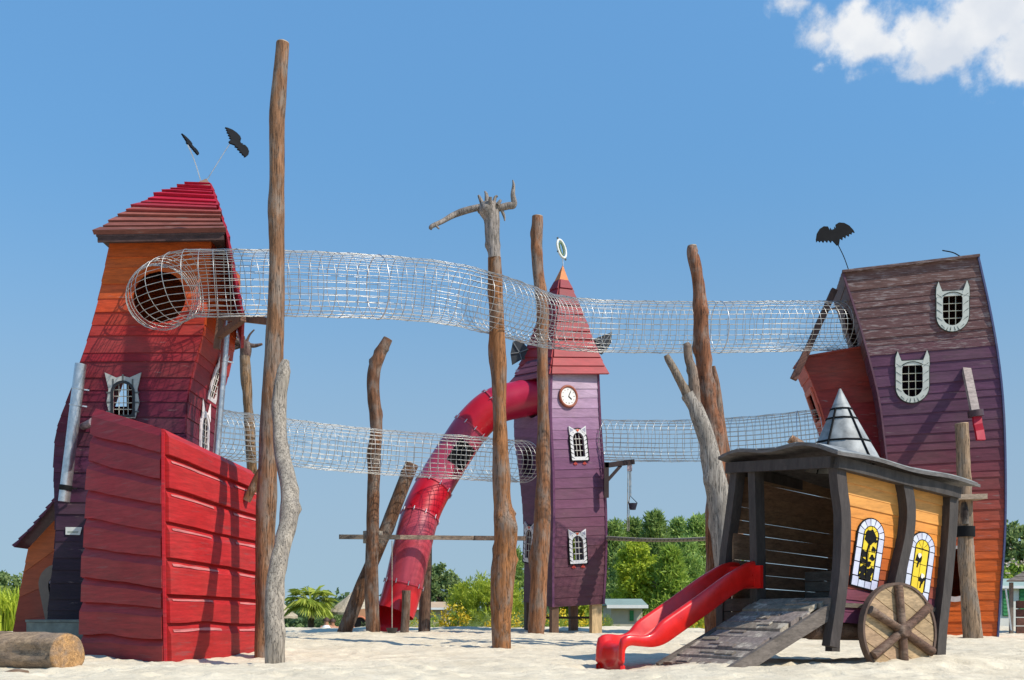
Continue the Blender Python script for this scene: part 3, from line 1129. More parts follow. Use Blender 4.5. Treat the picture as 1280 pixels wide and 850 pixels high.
def log(name, label, pts, color, group=None, cat='pole', n=20, amp=.18, seed=0, mat='log', parent=None, cap=None, sub=9, base=None, long=.35):
    """pts: (px, py, width px, distance)"""
    q = [tuple(P(x, y, d)) + (w * .5 * d / F,) for x, y, w, d in pts]
    sp = spline(q, sub)
    mb = MB()
    kr = random.Random(int(seed * 100) + 5)
    L = len(sp)
    kn = []
    if L > 25 and n >= 12:
        for _ in range(L // 4):
            kn.append((kr.uniform(2, L - 2), kr.uniform(0, 6.28), kr.choice((.35, .25, -.22, .16, -.15)), kr.uniform(.9, 2.6), kr.uniform(.25, .7)))
    mb.tube([p[:3] for p in sp], [max(.005, p[3]) for p in sp], n, amp=amp, freq=2.6, seed=seed, long=long, knots=kn)
    o = mb.build(name, M[mat], parent, color)
    if label:
        tag(o, label, cat, group)
    if cap:
        a = Vector(sp[-1][:3]); t = (a - Vector(sp[-2][:3])).normalized()
        c = MB(); c.tube([a - t * .01, a + t * .012], [sp[-1][3] * 1.0, sp[-1][3] * .96], n, amp=amp, freq=2.6, seed=seed)
        c.build('cut_end', M['obj'], o, cap)
    return o


WARM = C(150, 108, 76)
BROWN = C(140, 98, 66)
DULL = C(128, 98, 74)
GREY = C(158, 146, 130)
log('timber_pole', 'tallest warm brown tree trunk pole beside the red prow', [(331, 826, 26, 15.7), (332, 740, 25, 15.7), (334, 620, 25, 15.7), (341, 480, 25, 15.7), (345, 380, 23, 15.7), (346, 250, 20, 15.7),
    (347, 140, 19, 15.7), (353, 54, 17, 15.7)], WARM, 'trunk poles standing in the sand', seed=1.3, cap=C(170, 150, 125))
log('driftwood_log', 'pale grey twisted driftwood trunk leaning on the tallest pole', [(344, 842, 25, 13.5), (343, 800, 25, 13.5), (343, 755, 24, 13.6), (350, 700, 23, 13.8), (361, 648, 24, 14.1), (361, 610, 22, 14.4), (352, 560, 20, 14.8), (349, 510, 21, 15.1),
    (354, 470, 19, 15.2), (357, 452, 10, 15.3)], C(178, 166, 150), seed=4.1, amp=.22, cat='driftwood', sub=9)
log('branch_stub', 'short brown branch stub wedged behind the tallest pole', [(308, 626, 11, 16.4), (322, 598, 11, 16.4), (333, 580, 10, 16.4)], BROWN, cat='branch', seed=9, n=10)


def root_pole(name, label, trunk, top, arms, ccol, tcol, group):
    base = P(trunk[0][0], trunk[0][1], trunk[0][3])
    T = thing(name, label, 'pole', base, group)
    log('trunk', None, trunk, ccol, parent=T, seed=2.2)
    log('weathered_top', None, top, tcol, parent=T, seed=5.5, amp=.2)
    for i, a in enumerate(arms):
        log('root_arm', None, a, cmix(tcol, (.1, .08, .06, 1), .25), parent=T, seed=7 + i * 1.9, n=9, amp=.35)
    return T


d = 18.2
root_pole('root_topped_pole', 'bare trunk pole crowned with upturned roots and a long left root arm', [(627, 815, 25, d), (626, 780, 25, d), (628, 730, 29, d), (631, 690, 28, d), (631, 662, 30, d), (627, 625, 22, d), (625, 560, 20, d), (623, 460, 19, d), (620, 380, 17, d), (618, 322, 16, d)],
          [(618, 323, 16.5, d), (616, 300, 18, d), (615, 275, 20, d), (612, 262, 26, d), (611, 254, 20, d)],
          [[(603, 258, 11, d), (585, 262, 11, d), (568, 268, 9, d), (552, 277, 7, d - .2), (540, 283, 6, d - .3), (538, 287, 4, d - .3)],
           [(545, 282, 3, d - .3), (549, 286, 2, d - .3)],
           [(622, 260, 9, d), (634, 257, 9, d), (642, 255, 8, d), (641, 243, 6, d), (642, 232, 4, d), (641, 225, 1.5, d)],
           [(604, 258, 6, d), (600, 248, 5, d), (598, 244, 3, d)], [(609, 256, 7, d), (608, 244, 5, d), (606, 239, 2, d)], [(617, 255, 6, d), (619, 247, 4, d), (622, 245, 3, d)],
           [(602, 262, 5, d), (598, 266, 4, d)], [(627, 262, 4, d), (630, 270, 3, d), (631, 276, 1.5, d)], [(612, 256, 6, d - .15), (613, 246, 4, d - .2)], [(622, 256, 5, d - .1), (626, 250, 3, d - .1)]],
          C(166, 112, 68), C(172, 160, 150), 'trunk poles standing in the sand')
log('timber_pole', 'warm brown trunk pole in front of the purple clock tower', [(670, 800, 21, 22.6), (674, 720, 22, 22.6), (677, 660, 22, 22.6), (680, 600, 17, 22.6), (679, 520, 15, 22.6), (678, 440, 14, 22.6), (678, 390, 15, 22.6), (673, 345, 14, 22.6), (671, 305, 14, 22.6), (672, 271, 13, 22.6)],
    C(164, 112, 76), 'trunk poles standing in the sand', seed=6.6, cap=C(160, 140, 115))
log('timber_pole', 'crooked brown trunk pole with bent top between prow and tube slide', [(x, y, w, 22.55) for x, y, w in [(467, 799, 17), (465, 740, 17), (466, 660, 16), (468, 590, 16), (470, 530, 16), (467, 490, 16), (468, 463, 15), (476, 442, 14), (485, 424, 11)]],
    C(136, 94, 66), 'trunk poles standing in the sand', seed=8.1, cap=C(120, 96, 80))
log('slanted_log', 'thick brown log slanting up beside the crooked pole', [(426, 801, 18, 23.0), (451, 737, 18, 23.05), (480, 668, 17, 23.1), (505, 604, 17, 23.1), (515, 580, 17, 23.1)], C(128, 92, 66), cat='log', seed=3.3, cap=C(140, 112, 90), n=18, amp=.08)
d = 21.3
root_pole('root_topped_pole', 'thin trunk pole with a knot of roots behind the tallest pole', [(322, 812, 15, d), (320, 700, 14, d), (317, 620, 13, d), (313, 560, 13, d), (311, 520, 12, d), (308, 480, 13, d), (306, 445, 12, d)],
          [(306, 447, 12, d), (307, 435, 14, d), (306, 428, 12, d)],
          [[(304, 430, 7, d), (296, 428, 8, d), (288, 430, 6, d), (286, 434, 3, d)], [(309, 431, 6, d), (318, 432, 5, d), (328, 430, 3, d)], [(304, 429, 6, d), (298, 421, 4, d), (295, 416, 2, d)],
           [(308, 429, 5, d), (312, 419, 3, d), (318, 412, 2, d)], [(302, 432, 7, d), (293, 435, 6, d), (288, 433, 3, d)], [(306, 428, 4, d), (305, 420, 2, d)], [(303, 428, 5, d - .2), (292, 424, 5, d - .2), (287, 427, 3, d - .2)]],
          C(150, 118, 84), C(122, 96, 88), 'trunk poles standing in the sand')
d = 17.6


def forked():
    T = thing('forked_driftwood', 'grey forked driftwood trunk leaning on a tall pole by the red slide', 'driftwood', P(905, 800, d))
    g = C(176, 166, 154)
    log('trunk', None, [(916, 806, 28, d), (912, 740, 28, d), (906, 690, 30, d), (902, 640, 30, d), (893, 590, 27, d), (882, 545, 23, d), (868, 508, 19, d), (860, 492, 17, d)], g, parent=T, seed=1.1, amp=.14)
    log('fork', None, [(862, 498, 14, d), (852, 480, 12, d), (843, 462, 11, d), (836, 450, 10, d), (833, 444, 8, d)], C(150, 132, 112), parent=T, seed=4.4, n=12)
    log('fork', None, [(870, 512, 14, d), (867, 490, 13, d), (866, 465, 12, d), (861, 450, 11, d), (859, 434, 10, d), (857, 429, 7, d)], C(150, 126, 108), parent=T, seed=5.4, n=12)


forked()
log('timber_pole', 'reddish brown tall trunk pole rising behind the grey forked driftwood', [(892, 806, 22, 18.0), (891, 720, 22, 18.0), (893, 640, 22, 18.0), (896, 590, 24, 18.0), (893, 545, 24, 18.0), (886, 500, 21, 18.0), (881, 460, 20, 18.0), (877, 420, 21, 18.0), (875, 380, 18, 18.0), (872, 345, 16, 18.0), (866, 318, 15, 18.0), (865, 308, 12, 18.0)],
    C(150, 96, 64), 'trunk poles standing in the sand', seed=7.7, cap=C(165, 145, 120))
log('bark_slab', 'thin splintered brown trunk close behind the reddish pole', [(925, 680, 12, 18.5), (916, 620, 14, 18.5), (907, 570, 15, 18.5), (900, 520, 12, 18.5), (895, 480, 9, 18.5), (891, 458, 6, 18.5)], C(140, 98, 72), cat='trunk', seed=2.9, n=10, amp=.25)
log('timber_stake', 'short brown log end poking up behind the wagon roof', [(1035, 590, 15, 17.5), (1008, 563, 14, 17.5), (988, 549, 12, 17.5)], C(156, 112, 80), cat='log', seed=5.9, cap=C(165, 125, 90), n=12)


def banded_pole():
    d = 20.6
    T = thing('banded_pole', 'stout grey-brown pole with black iron band and a small board shelf', 'pole', P(1214, 807, d), 'trunk poles standing in the sand')
    c = C(168, 140, 112)
    log('trunk', None, [(1217, 808, 25, d), (1215, 780, 23, d), (1211, 740, 20, d), (1208, 700, 19, d), (1207, 660, 18, d), (1206, 620, 18, d), (1204, 570, 17, d), (1202, 530, 17, d)], c, parent=T, seed=3.8, amp=.12, cap=C(190, 160, 125))
    mb = MB(); mb.tube([P(1207, 671, d), P(1207, 658, d)], .165, 16); mb.build('iron_band', M['black'], T)
    mb = MB(); mb.obox(P(1207, 622, d - .1), Vector((.31, .03, .01)), Vector((-.02, .2, 0)), Vector((0, 0, .045))); mb.build('shelf_board', M['board_grey'], T, C(170, 150, 130))
    log('hollow', None, [(1207, 655, 8, d - .13), (1206, 640, 10, d - .13), (1205, 628, 6, d - .13)], C(60, 46, 40), parent=T, seed=1, n=8)


banded_pole()


def lying_log():
    T = thing('lying_log', 'thick sawn log with a dark hollow lying at the lower left corner', 'log', P(40, 842, 12.4))
    a, b = P(-40, 812, 12.9), P(84, 817, 12.15)
    pts = [a.lerp(b, i / 14) for i in range(15)]
    mb = MB(); mb.tube(pts, [.225] * 15, 28, amp=.1, freq=2.4, seed=3, long=.8)
    # a weathered hollow pressed into the side that faces the camera
    for i, p in enumerate(mb.v):
        q = proj(p)
        if p.y < a.lerp(b, .5).y:
            k = math.exp(-(((q[0] - 34) / 26) ** 2 + ((q[1] - 814) / 7) ** 2))
            mb.v[i] = p + Vector((0, .09 * k, 0))
    mb.build('trunk', M['log_h'], T, C(176, 148, 118))
    t = (b - a).normalized()
    c = MB(); c.tube([b - t * .012, b + t * .012, b + t * .02], [.226, .222, .2], 28, amp=.1, freq=2.4, seed=3)
    c.build('sawn_end', M['log_h'], T, C(206, 158, 104))


lying_log()
log('wood_chunk', 'small split wood chunk lying on the sand before the sawn log', [(4, 846, 10, 11.7), (20, 844, 14, 11.7), (35, 843, 9, 11.7)], C(150, 118, 90), cat='wood', mat='log_h', seed=3, n=10, amp=.3)


def planter():
    T = thing('concrete_block', 'mossy grey concrete block at the foot of the left tower', 'block', P(68, 818, 16.0))
    mb = MB()
    a = P(33, 818, 16.0); b = P(106, 818, 15.7)
    zt = P(33, 778, 16).z
    e = b - a
    n = Vector((0, .7, 0))
    lo = [a, a + e, a + e + n, a + n]
    mb.box8([Vector((p.x, p.y, -.1)) for p in lo] + [Vector((p.x, p.y, zt)) for p in lo])
    mb.build('block_body', M['concrete'], T)
    mb = MB()
    hi = [Vector((p.x, p.y, zt + .004)) for p in lo]
    c = sum(hi, Vector()) / 4
    mb.prism([c + (p - c) * 1.03 for p in hi], Vector((0, 0, .035)))
    mb.build('block_rim', M['concrete'], T)


planter()

# ------------------------------------------------------------------ fittings on the left tower


def pipe(label, a, b, d, w, col, straps):
    T = thing('metal_pipe', label, 'pipe', P(b[0], b[1], d), 'metal pipes on the left tower')
    mb = MB(); mb.tube([P(a[0], a[1], d), P(b[0], b[1], d)], w * .5 * d / F, 16); mb.build('pipe_tube', M['steel'], T)
    for t, dark in straps:
        p = P(lerp(a[0], b[0], t), lerp(a[1], b[1], t), d)
        ax = (P(b[0], b[1], d) - P(a[0], a[1], d)).normalized()
        mb = MB(); mb.tube([p - ax * (.04 if dark else .012), p + ax * (.04 if dark else .012)], w * .5 * d / F * 1.12, 16)
        mb.beam(p, p + Vector((.12, .12, 0)), .03, .02)
        mb.build('pipe_strap', M['black'] if dark else M['steel'], T)


pipe('wide silver pipe clamped up the front of the left tower', (101, 455), (80, 627), 16.95, 14, None, [(.18, 0), (.3, 0), (.9, 1)])
pipe('thin pale downpipe on the right side of the left tower', (284, 398), (270, 575), 17.9, 9, None, [(.3, 0), (.75, 0)])


def bracket():
    T = thing('timber_bracket', 'brown timber bracket with diagonal brace under the upper wire tunnel', 'bracket', P(276, 432, 17.3))
    for a, b, w in (((276, 396), (271, 436), .09), ((276, 395), (338, 402), .1), ((274, 420), (304, 398), .09), ((303, 400), (338, 403), .06)):
        mb = MB(); mb.beam(P(a[0], a[1], 17.15), P(b[0], b[1], 16.6 if b[0] > 280 else 17.15), w, w)
        mb.build('timber', M['beam'], T, C(120, 84, 66))


bracket()


def peg():
    T = thing('round_peg', 'short grey peg sticking out of the plum boards beside the silver pipe', 'peg', P(108, 530, 17.0))
    mb = MB(); mb.tube([P(104, 533, 17.18), P(116, 528, 16.6)], [.055, .06], 12); mb.build('peg_rod', M['board_grey'], T, C(130, 112, 118))
    mb = MB(); mb.tube([P(116, 528, 16.6), P(117, 527.6, 16.57)], [.07, .07], 12); mb.build('peg_head', M['board_grey'], T, C(150, 130, 134))


peg()
f = LTF.frame(*LTF.find(93, 664))
sg = thing('small_notice', 'small white notice plate on the dark plum boards', 'sign', f[0])
flat(f, [(-.12, -.055), (.1, -.06), (.13, .06), (-.12, .06)], .032, .04).build('plate', M['obj'], sg, C(205, 210, 205))
flat(f, [(-.09, -.03), (.07, -.03), (.08, .0), (-.09, .0)], .0405, .042).build('print', M['obj'], sg, C(150, 160, 150))

# ------------------------------------------------------------------ bats on wires

BAT = [(0, .27), (.05, .22), (.10, .36), (.14, .22), (.18, .44), (.36, .50), (.58, .42), (.76, .24), (.88, -.02), (.9, -.16), (.80, -.10), (.75, -.2), (.66, -.14), (.60, -.27), (.50, -.17), (.43, -.31), (.34, -.2), (.27, -.36), (.18, -.26), (.05, -.55)]
BAT = BAT + [(-x, y) for x, y in BAT[:0:-1]]


def bat(label, px, py, d, size, pitch, roll, foot, rodmat):
    T = thing('bat_ornament', label, 'ornament', foot, 'black bats on wires')
    c = P(px, py, d)
    ex = Vector((math.cos(roll), 0, -math.sin(roll)))
    ey = Vector((math.sin(roll) * math.cos(pitch), math.sin(pitch), math.cos(roll) * math.cos(pitch)))
    n = ex.cross(ey).normalized()
    fr = (c, ex, ey, n)
    k = size / 1.72
    mb = MB()
    # left and right wing as two strips so the outline stays clean
    pts = [(x * k, y * k) for x, y in BAT]
    mb.prism([on(fr, x, y, -.012) for x, y in pts], n * .024)
    me = mb.build('bat', M['black'], T)
    bm = bmesh.new(); bm.from_mesh(me.data); bmesh.ops.triangulate(bm, faces=[f for f in bm.faces if len(f.verts) > 4]); bm.to_mesh(me.data); bm.free()
    mb = MB()
    low = on(fr, 0, -.45 * k)
    mid = low.lerp(foot, .5) + Vector((0.01, 0, .02))
    mb.tube(spline([low, mid, foot], 5), .009, 6)
    mb.build('wire_rod', rodmat, T)


bat('black bat cut-out seen almost edge-on above the left tower roof', 238, 181, 17.9, .40, R(74), R(53), P(251, 226, 18.0), M['steel'])
bat('black bat cut-out with spread wings right of the left tower peak', 296, 178, 18.3, .55, R(52), R(57), P(258, 226, 18.1), M['steel'])
bat('big black bat cut-out on a wire above the right tower', 1043, 293, 22.0, .74, R(10), R(-14), P(1062, 341, 22.0), M['black'])

# ================================================================== purple clock tower
CAT_STRIPES = [(-1, .18), (-1, .06), (-1, -.06), (-1, -.18), (1, .18), (1, .06), (1, -.06), (1, -.18)]


def cat_window(T, fr, w, h, fw, z, claws=True, white=None, bar=(2, 3)):
    """arched opening framed by a white cat: ears, nose, black stripes, red claws. Origin at the middle of the opening"""
    y0, y1 = -h / 2, h / 2
    white = white or C(212, 210, 210)
    o = ring_frame(fr, poly_arch(w, y0, y1), poly_arch(w + 2 * fw, y0 - fw, y1 + fw), z, z + .025).build('window', M['obj'], T, white)
    ring_frame(fr, poly_arch(w + 2 * fw - .002, y0 - fw, y1 + fw), poly_arch(w + 2 * fw + .045, y0 - fw - .022, y1 + fw + .022), z, z + .028).build('window_outline', M['black'], o)
    ring_frame(fr, poly_arch(w - .016, y0, y1 - .008), poly_arch(w + .012, y0 - .006, y1 + .006), z + .0255, z + .03).build('window_outline', M['black'], o)
    W = w / 2 + fw
    for s in (-1, 1):
        flat(fr, [(s * W * .35, y1 + fw * .8), (s * W * .98, y1 - w * .2), (s * W * 1.02, y1 + fw * 1.75)], z + .001, z + .031).build('window_ear', M['obj'], o, white)
        flat(fr, [(s * W * .5, y1 + fw * .75), (s * W * .9, y1 + fw * .1), (s * W * .94, y1 + fw * 1.3)], z + .0312, z + .034).build('window_ear', M['obj'], o, C(150, 150, 165))
    flat(fr, [(-fw * .55, y1 + fw * .85), (0, y1 + fw * .2), (fw * .55, y1 + fw * .85)], z + .0255, z + .036).build('cat_nose', M['obj'], o, C(206, 92, 50))
    mb = MB()
    n = 7
    for s in (-1, 1):
        for i in range(n):
            y = lerp(y0 - fw * .5, y1 + fw * .1, i / (n - 1))
            xi = w / 2 + .004; xo = W - .002
            if y > y1 - w / 2:
                k = (y - (y1 - w / 2)) / (w / 2 + fw)
                sh = math.sqrt(max(0.05, 1 - k * k))
                xi *= sh; xo *= sh
            t = .012
            mb.prism([on(fr, s * xi, y - .01, z + .0255), on(fr, s * xo, y + .025, z + .0255), on(fr, s * xo, y + .025 + t * 1.6, z + .0255)], fr[3] * .004)
    mb.build('cat_stripe', M['black'], o, kind='stuff')
    bars(fr, w, y0, y1, bar[0], bar[1], z - .01, .008, o, M['obj'], color=C(205, 200, 192))
    if claws:
        for s in (-1, 1):
            mb = MB()
            c = (s * W * .55, y0 - fw * 1.5)
            for a in (-140, -95, -50, 90):
                q = (c[0] + math.cos(R(a)) * fw * .75, c[1] + math.sin(R(a)) * fw * .7)
                mb.beam(on(fr, *c, z), on(fr, *q, z), .022, .022, fr[3])
            mb.build('cat_claw', M['obj'], o, C(176, 62, 52))
    return o


def clock_tower():
    N0 = Vector((.843, 23.6)); th = R(30); s = 1.3
    T = thing('clock_tower', 'lilac to plum curved board tower with a clock and red pointed roof', 'tower', (1.08, 24.5, .2))
    dN, dR, dL, dB = 23.6, 23.6 + s * math.sin(th), 23.6 + s * math.cos(th), 23.6 + s * (math.sin(th) + math.cos(th))
    n_ = PL([(691, 759), (691, 700), (692, 640), (691, 580), (688, 520), (689, 462)], dN)
    r_ = PL([(754, 755), (757, 700), (757, 640), (754, 585), (750, 530), (747, 462)], dR)
    l_ = PL([(655, 752), (656, 700), (654, 640), (649, 590), (643, 540), (645, 462)], dL)
    b_ = [Vector((a.x + b.x - c.x, dB, b.z)) for a, b, c in zip(l_, r_, n_)]
    st = [(0, C(98, 56, 74)), (.18, C(104, 58, 80)), (.4, C(120, 70, 104)), (.6, C(126, 80, 122)), (.74, C(158, 112, 160)), (.85, C(192, 156, 200)), (1, C(214, 190, 224))]
    nF = Vector((math.sin(th), -math.cos(th), 0)); nL = Vector((-math.cos(th), -math.sin(th), 0))
    wf = Wall(n_, r_, nF); wl = Wall(l_, n_, nL); wr = Wall(r_, b_, -nL); wb = Wall(l_, b_, -nF)
    colf = lambda t: tuple(x * k for x, k in zip(ramp(st, t), (.80, .80, .68, 1)))
    fw1 = wf.frame(*wf.find(722, 556)); wf.opening(fw1, -.25, .25, half_arch(.26, -.25, .25))
    fw2 = wf.frame(*wf.find(721, 685)); wf.opening(fw2, -.25, .25, half_arch(.26, -.25, .25))
    bw = wb.frame(*wb.find(721, 684)); wb.opening(bw, -.45, .45, half_rect(.75))
    l1 = wl.frame(*wl.find(661, 577)); wl.opening(l1, -.3, .3, half_arch(.4, -.3, .3))
    l2 = wl.frame(*wl.find(663, 680)); wl.opening(l2, -.3, .3, half_arch(.24, -.3, .3))
    hs = wl.frame(*wl.find(668, 500)); wl.opening(hs, -.4, .4, half_circle(.38))
    r1 = wr.frame(.45, .5); wr.opening(r1, -.3, .3, half_arch(.3, -.3, .3))
    r = random.Random(21)
    plank_wall(T, wf, rows_of(24, r, .15), .02, M['paint_clean'], colf, r)
    plank_wall(T, wl, rows_of(24, r, .15), .02, M['paint_clean'], colf, r)
    plank_wall(T, wr, rows_of(14, r, .15), .02, M['paint_clean'], colf, r)
    plank_wall(T, wb, rows_of(14, r, .15), .02, M['paint_clean'], colf, r)
    for e, cc in ((r_, C(112, 66, 96)), (n_, C(120, 74, 108))):
        mb = MB(); mb.sweep([p + Vector((.01, -.02, 0)) for p in resample(spline(e, 6), 20)], .045, .045, (1, 0, 0))
        mb.build('corner_board', M['paint_clean'], T, cc)
    cat_window(T, fw1, .26, .50, .085, .024)
    cat_window(T, fw2, .26, .50, .085, .024)
    cat_window(T, l2, .24, .6, .1, .024, claws=False)
    ring_frame(l1, poly_arch(.4, -.3, .3), poly_arch(.48, -.34, .34), .022, .04).build('window', M['obj'], T, C(90, 66, 96))
    ring_frame(r1, poly_arch(.3, -.3, .3), poly_arch(.5, -.4, .4), .022, .06).build('window', M['obj'], T, C(220, 200, 205))
    # floor and legs
    mb = MB(); lo = [p + Vector((0, 0, .03)) for p in (n_[0], r_[0], b_[0], l_[0])]
    mb.prism(lo, Vector((0, 0, .05))); mb.build('floor', M['beam'], T, C(96, 74, 66))
    for e, cc, w in ((r_[0] + Vector((-.16, .05, 0)), C(206, 176, 132), .24), (n_[0] + Vector((.03, .12, 0)), C(110, 84, 66), .16), (l_[0] + Vector((.1, 0, 0)), C(96, 76, 64), .16), (b_[0] + Vector((0, -.15, 0)), C(140, 100, 74), .18)):
        mb = MB(); g = Vector((e.x, e.y, G(e.x, e.y) - .15)); mb.sweep([g, e + Vector((0, 0, .04))], w, .14, (1, .4, 0)); mb.build('leg', M['beam'], T, cc)
    mb = MB(); mb.beam(P(668, 772, 24.2), P(745, 772, 24.4), .05, .05); mb.build('rail', M['beam'], T, C(60, 46, 40))
    # red pyramid roof
    cx, cy = 1.08, 24.49
    def ev(p, k, py):
        q = Vector((cx, cy)) + (Vector((p[0], p[1])) - Vector((cx, cy))) * k
        return Vector((q.x, q.y, ZC + (YH - py) * q.y / F))
    NN = (N0.x, N0.y); RR = (N0.x + s * math.cos(th), N0.y + s * math.sin(th)); LL = (N0.x - s * math.sin(th), N0.y + s * math.cos(th)); BB = (RR[0] + LL[0] - N0.x, RR[1] + LL[1] - N0.y)
    ap_z = P(704, 336, cy).z
    zc_ = P(704, 352, cy).z

    def edge(c, cut=0.0):
        e0 = ev(c, 1.12, 468); e1 = ev(c, .86, 440); e2 = ev(c, .52, 395)
        top = Vector((cx + (c[0] - cx) * .16, cy + (c[1] - cy) * .16, zc_))
        return [e0, e1, e2, top]
    eN, eR, eL, eB = edge(NN), edge(RR), edge(LL), edge(BB)
    red = [(0, C(206, 78, 78)), (.3, C(196, 66, 70)), (1, C(168, 40, 58))]
    for a, b, o, nr in ((eN, eR, nF, 11), (eL, eN, nL, 11), (eR, eB, -nL, 8), (eL, eB, -nF, 8)):
        plank_wall(T, Wall(a, b, o + Vector((0, 0, .3))), rows_of(nr, r, .1), .05, M['paint_clean'], lambda t: tuple(x * k for x, k in zip(ramp(red, t), (.6, .42, .5, 1))), r, 'roof_board', endj=.01)
    mb = MB()
    ring = [p[-1] for p in (eN, eR, eB, eL)]
    c4 = sum(ring, Vector()) / 4
    ring = [c4 + (p - c4) * 1.12 for p in ring]
    tip = Vector((cx + .03, cy, P(704, 331, cy).z))
    mb.add(ring + [tip], [(0, 1, 4), (1, 2, 4), (2, 3, 4), (3, 0, 4), (3, 2, 1, 0)])
    mb.build('roof_cap', M['paint_clean'], T, C(216, 128, 62))
    mb = MB(); mb.prism([p[0] + Vector((0, 0, .01)) for p in (eN, eR, eB, eL)], Vector((0, 0, .02))); mb.build('soffit', M['beam'], T, C(110, 78, 92))
    # dark wing boards on the roof's flanks
    for (pts, d) in (([(641, 427), (650, 424), (661, 436), (664, 450), (652, 449), (640, 456), (638, 442)], 24.6), ([(741, 424), (752, 420), (765, 415), (764, 428), (758, 438), (752, 443), (744, 438)], 24.5)):
        mb = MB(); mb.prism([P(x, y, d) for x, y in pts], Vector((0, .04, 0))); o = mb.build('roof_wing', M['obj'], T, C(58, 60, 62))
        c = P(sum(x for x, y in pts) / len(pts), sum(y for x, y in pts) / len(pts), d - .012)
        for x, y in pts[::2]:
            mb = MB(); mb.beam(c, P(x, y, d - .012), .02, .02); mb.build('wing_rib', M['obj'], o, C(120, 122, 122))
    # dormer hood over the slide mouth
    h0 = [P(636, 480, 24.3), P(646, 468, 24.3), P(660, 452, 24.35)]
    plank_wall(T, Wall(h0, [P(686, 470, 23.5), P(688, 458, 23.6), P(690, 446, 23.7)], nL + Vector((0, 0, .6))), [0, .33, .66, 1], .03, M['shingle'], lambda t: C(112, 62, 78), r, 'roof_board')
    return wf


CTF = clock_tower()


def wall_clock():
    f = CTF.frame(*CTF.find(709, 496))
    T = thing('wall_clock', 'round white clock with brown rim high on the lilac tower', 'clock', f[0])
    mb = MB(); mb.tube([on(f, 0, 0, .02), on(f, 0, 0, .05)], [.2, .2], 28); mb.build('clock_face', M['obj'], T, C(236, 232, 226))
    mb = MB(); mb.tube([on(f, .215 * math.cos(a), .215 * math.sin(a), .045) for a in [2 * math.pi * i / 28 for i in range(28)]], .03, 8, closed=True); mb.build('clock_rim', M['obj'], T, C(150, 84, 62))
    for i in range(12):
        a = i * math.pi / 6
        l = .03 if i % 3 == 0 else .018
        mb = MB(); mb.beam(on(f, .16 * math.cos(a), .16 * math.sin(a), .053), on(f, (.16 - l) * math.cos(a), (.16 - l) * math.sin(a), .053), .012, .004, f[3]); mb.build('hour_mark', M['black'], T)
    mb = MB(); mb.beam(on(f, 0, 0, .056), on(f, .065, .105, .056), .016, .004, f[3]); mb.build('minute_hand', M['black'], T)
    mb = MB(); mb.beam(on(f, 0, 0, .056), on(f, .075, -.065, .056), .02, .004, f[3]); mb.build('hour_hand', M['black'], T)


wall_clock()


def finial():
    T = thing('oval_finial', 'white and green oval ring vane on the clock tower tip', 'ornament', P(704, 333, 24.49))
    mb = MB(); mb.tube([P(704, 333, 24.49), P(703, 322, 24.49)], .014, 6); mb.build('stem', M['steel'], T)
    c = P(702, 311, 24.49)
    ex = Vector((.8, .55, -.12)).normalized(); ey = Vector((-.2, 0, 1)).normalized()
    ring = lambda a, b: [c + ex * a * math.cos(t) + ey * b * math.sin(t) for t in [2 * math.pi * i / 24 for i in range(24)]]
    mb = MB(); mb.tube(ring(.11, .2), .026, 8, closed=True); mb.build('outer_ring', M['obj'], T, C(226, 226, 214))
    mb = MB(); mb.tube(ring(.05, .14), .018, 8, closed=True); mb.build('inner_ring', M['obj'], T, C(96, 120, 84))
    for k in range(4):
        a = k * math.pi / 2 + .4
        mb = MB(); mb.beam(c + ex * .11 * math.cos(a) + ey * .2 * math.sin(a), c + ex * .15 * math.cos(a) + ey * .26 * math.sin(a), .03, .03); mb.build('ray_stub', M['obj'], T, C(70, 74, 70))


finial()


def hoist():
    d = 24.0
    T = thing('hoist_arm', 'dark timber hoist arm with braced post on the right of the clock tower', 'hoist', P(758, 622, d))
    for a, b, w in (((758, 578), (758, 622), .1), ((756, 582), (793, 577), .1), ((759, 601), (776, 582), .07)):
        mb = MB(); mb.beam(P(*a, d), P(*b, d), w, w); mb.build('timber', M['beam'], T, C(66, 52, 50))
    mb = MB(); mb.box(P(787, 585, d), .1, .06, .13); mb.build('pulley', M['obj'], T, C(170, 150, 150))
    B = thing('hanging_bucket', 'small dark bucket hanging on ropes from the hoist arm', 'bucket', P(791, 637, d))
    c = P(791, 632, d)
    mb = MB(); mb.tube([c + Vector((0, 0, -.09)), c + Vector((0, 0, .05))], [.06, .1], 12); mb.build('pail', M['obj'], B, C(52, 50, 66))
    mb = MB(); mb.tube([c + Vector((-.1, 0, .05)), P(788, 620, d), c + Vector((.1, 0, .05))], .008, 6); mb.build('handle', M['black'], B)
    for x0, x1, y1 in ((788.5, 788.5, 620), (785, 784, 664), (787, 786, 664)):
        mb = MB(); mb.tube([P(x0, 588, d), P(x1, y1, d)], .009, 6); mb.build('rope', M['rope'], B)


hoist()

# ------------------------------------------------------------------ tube slide


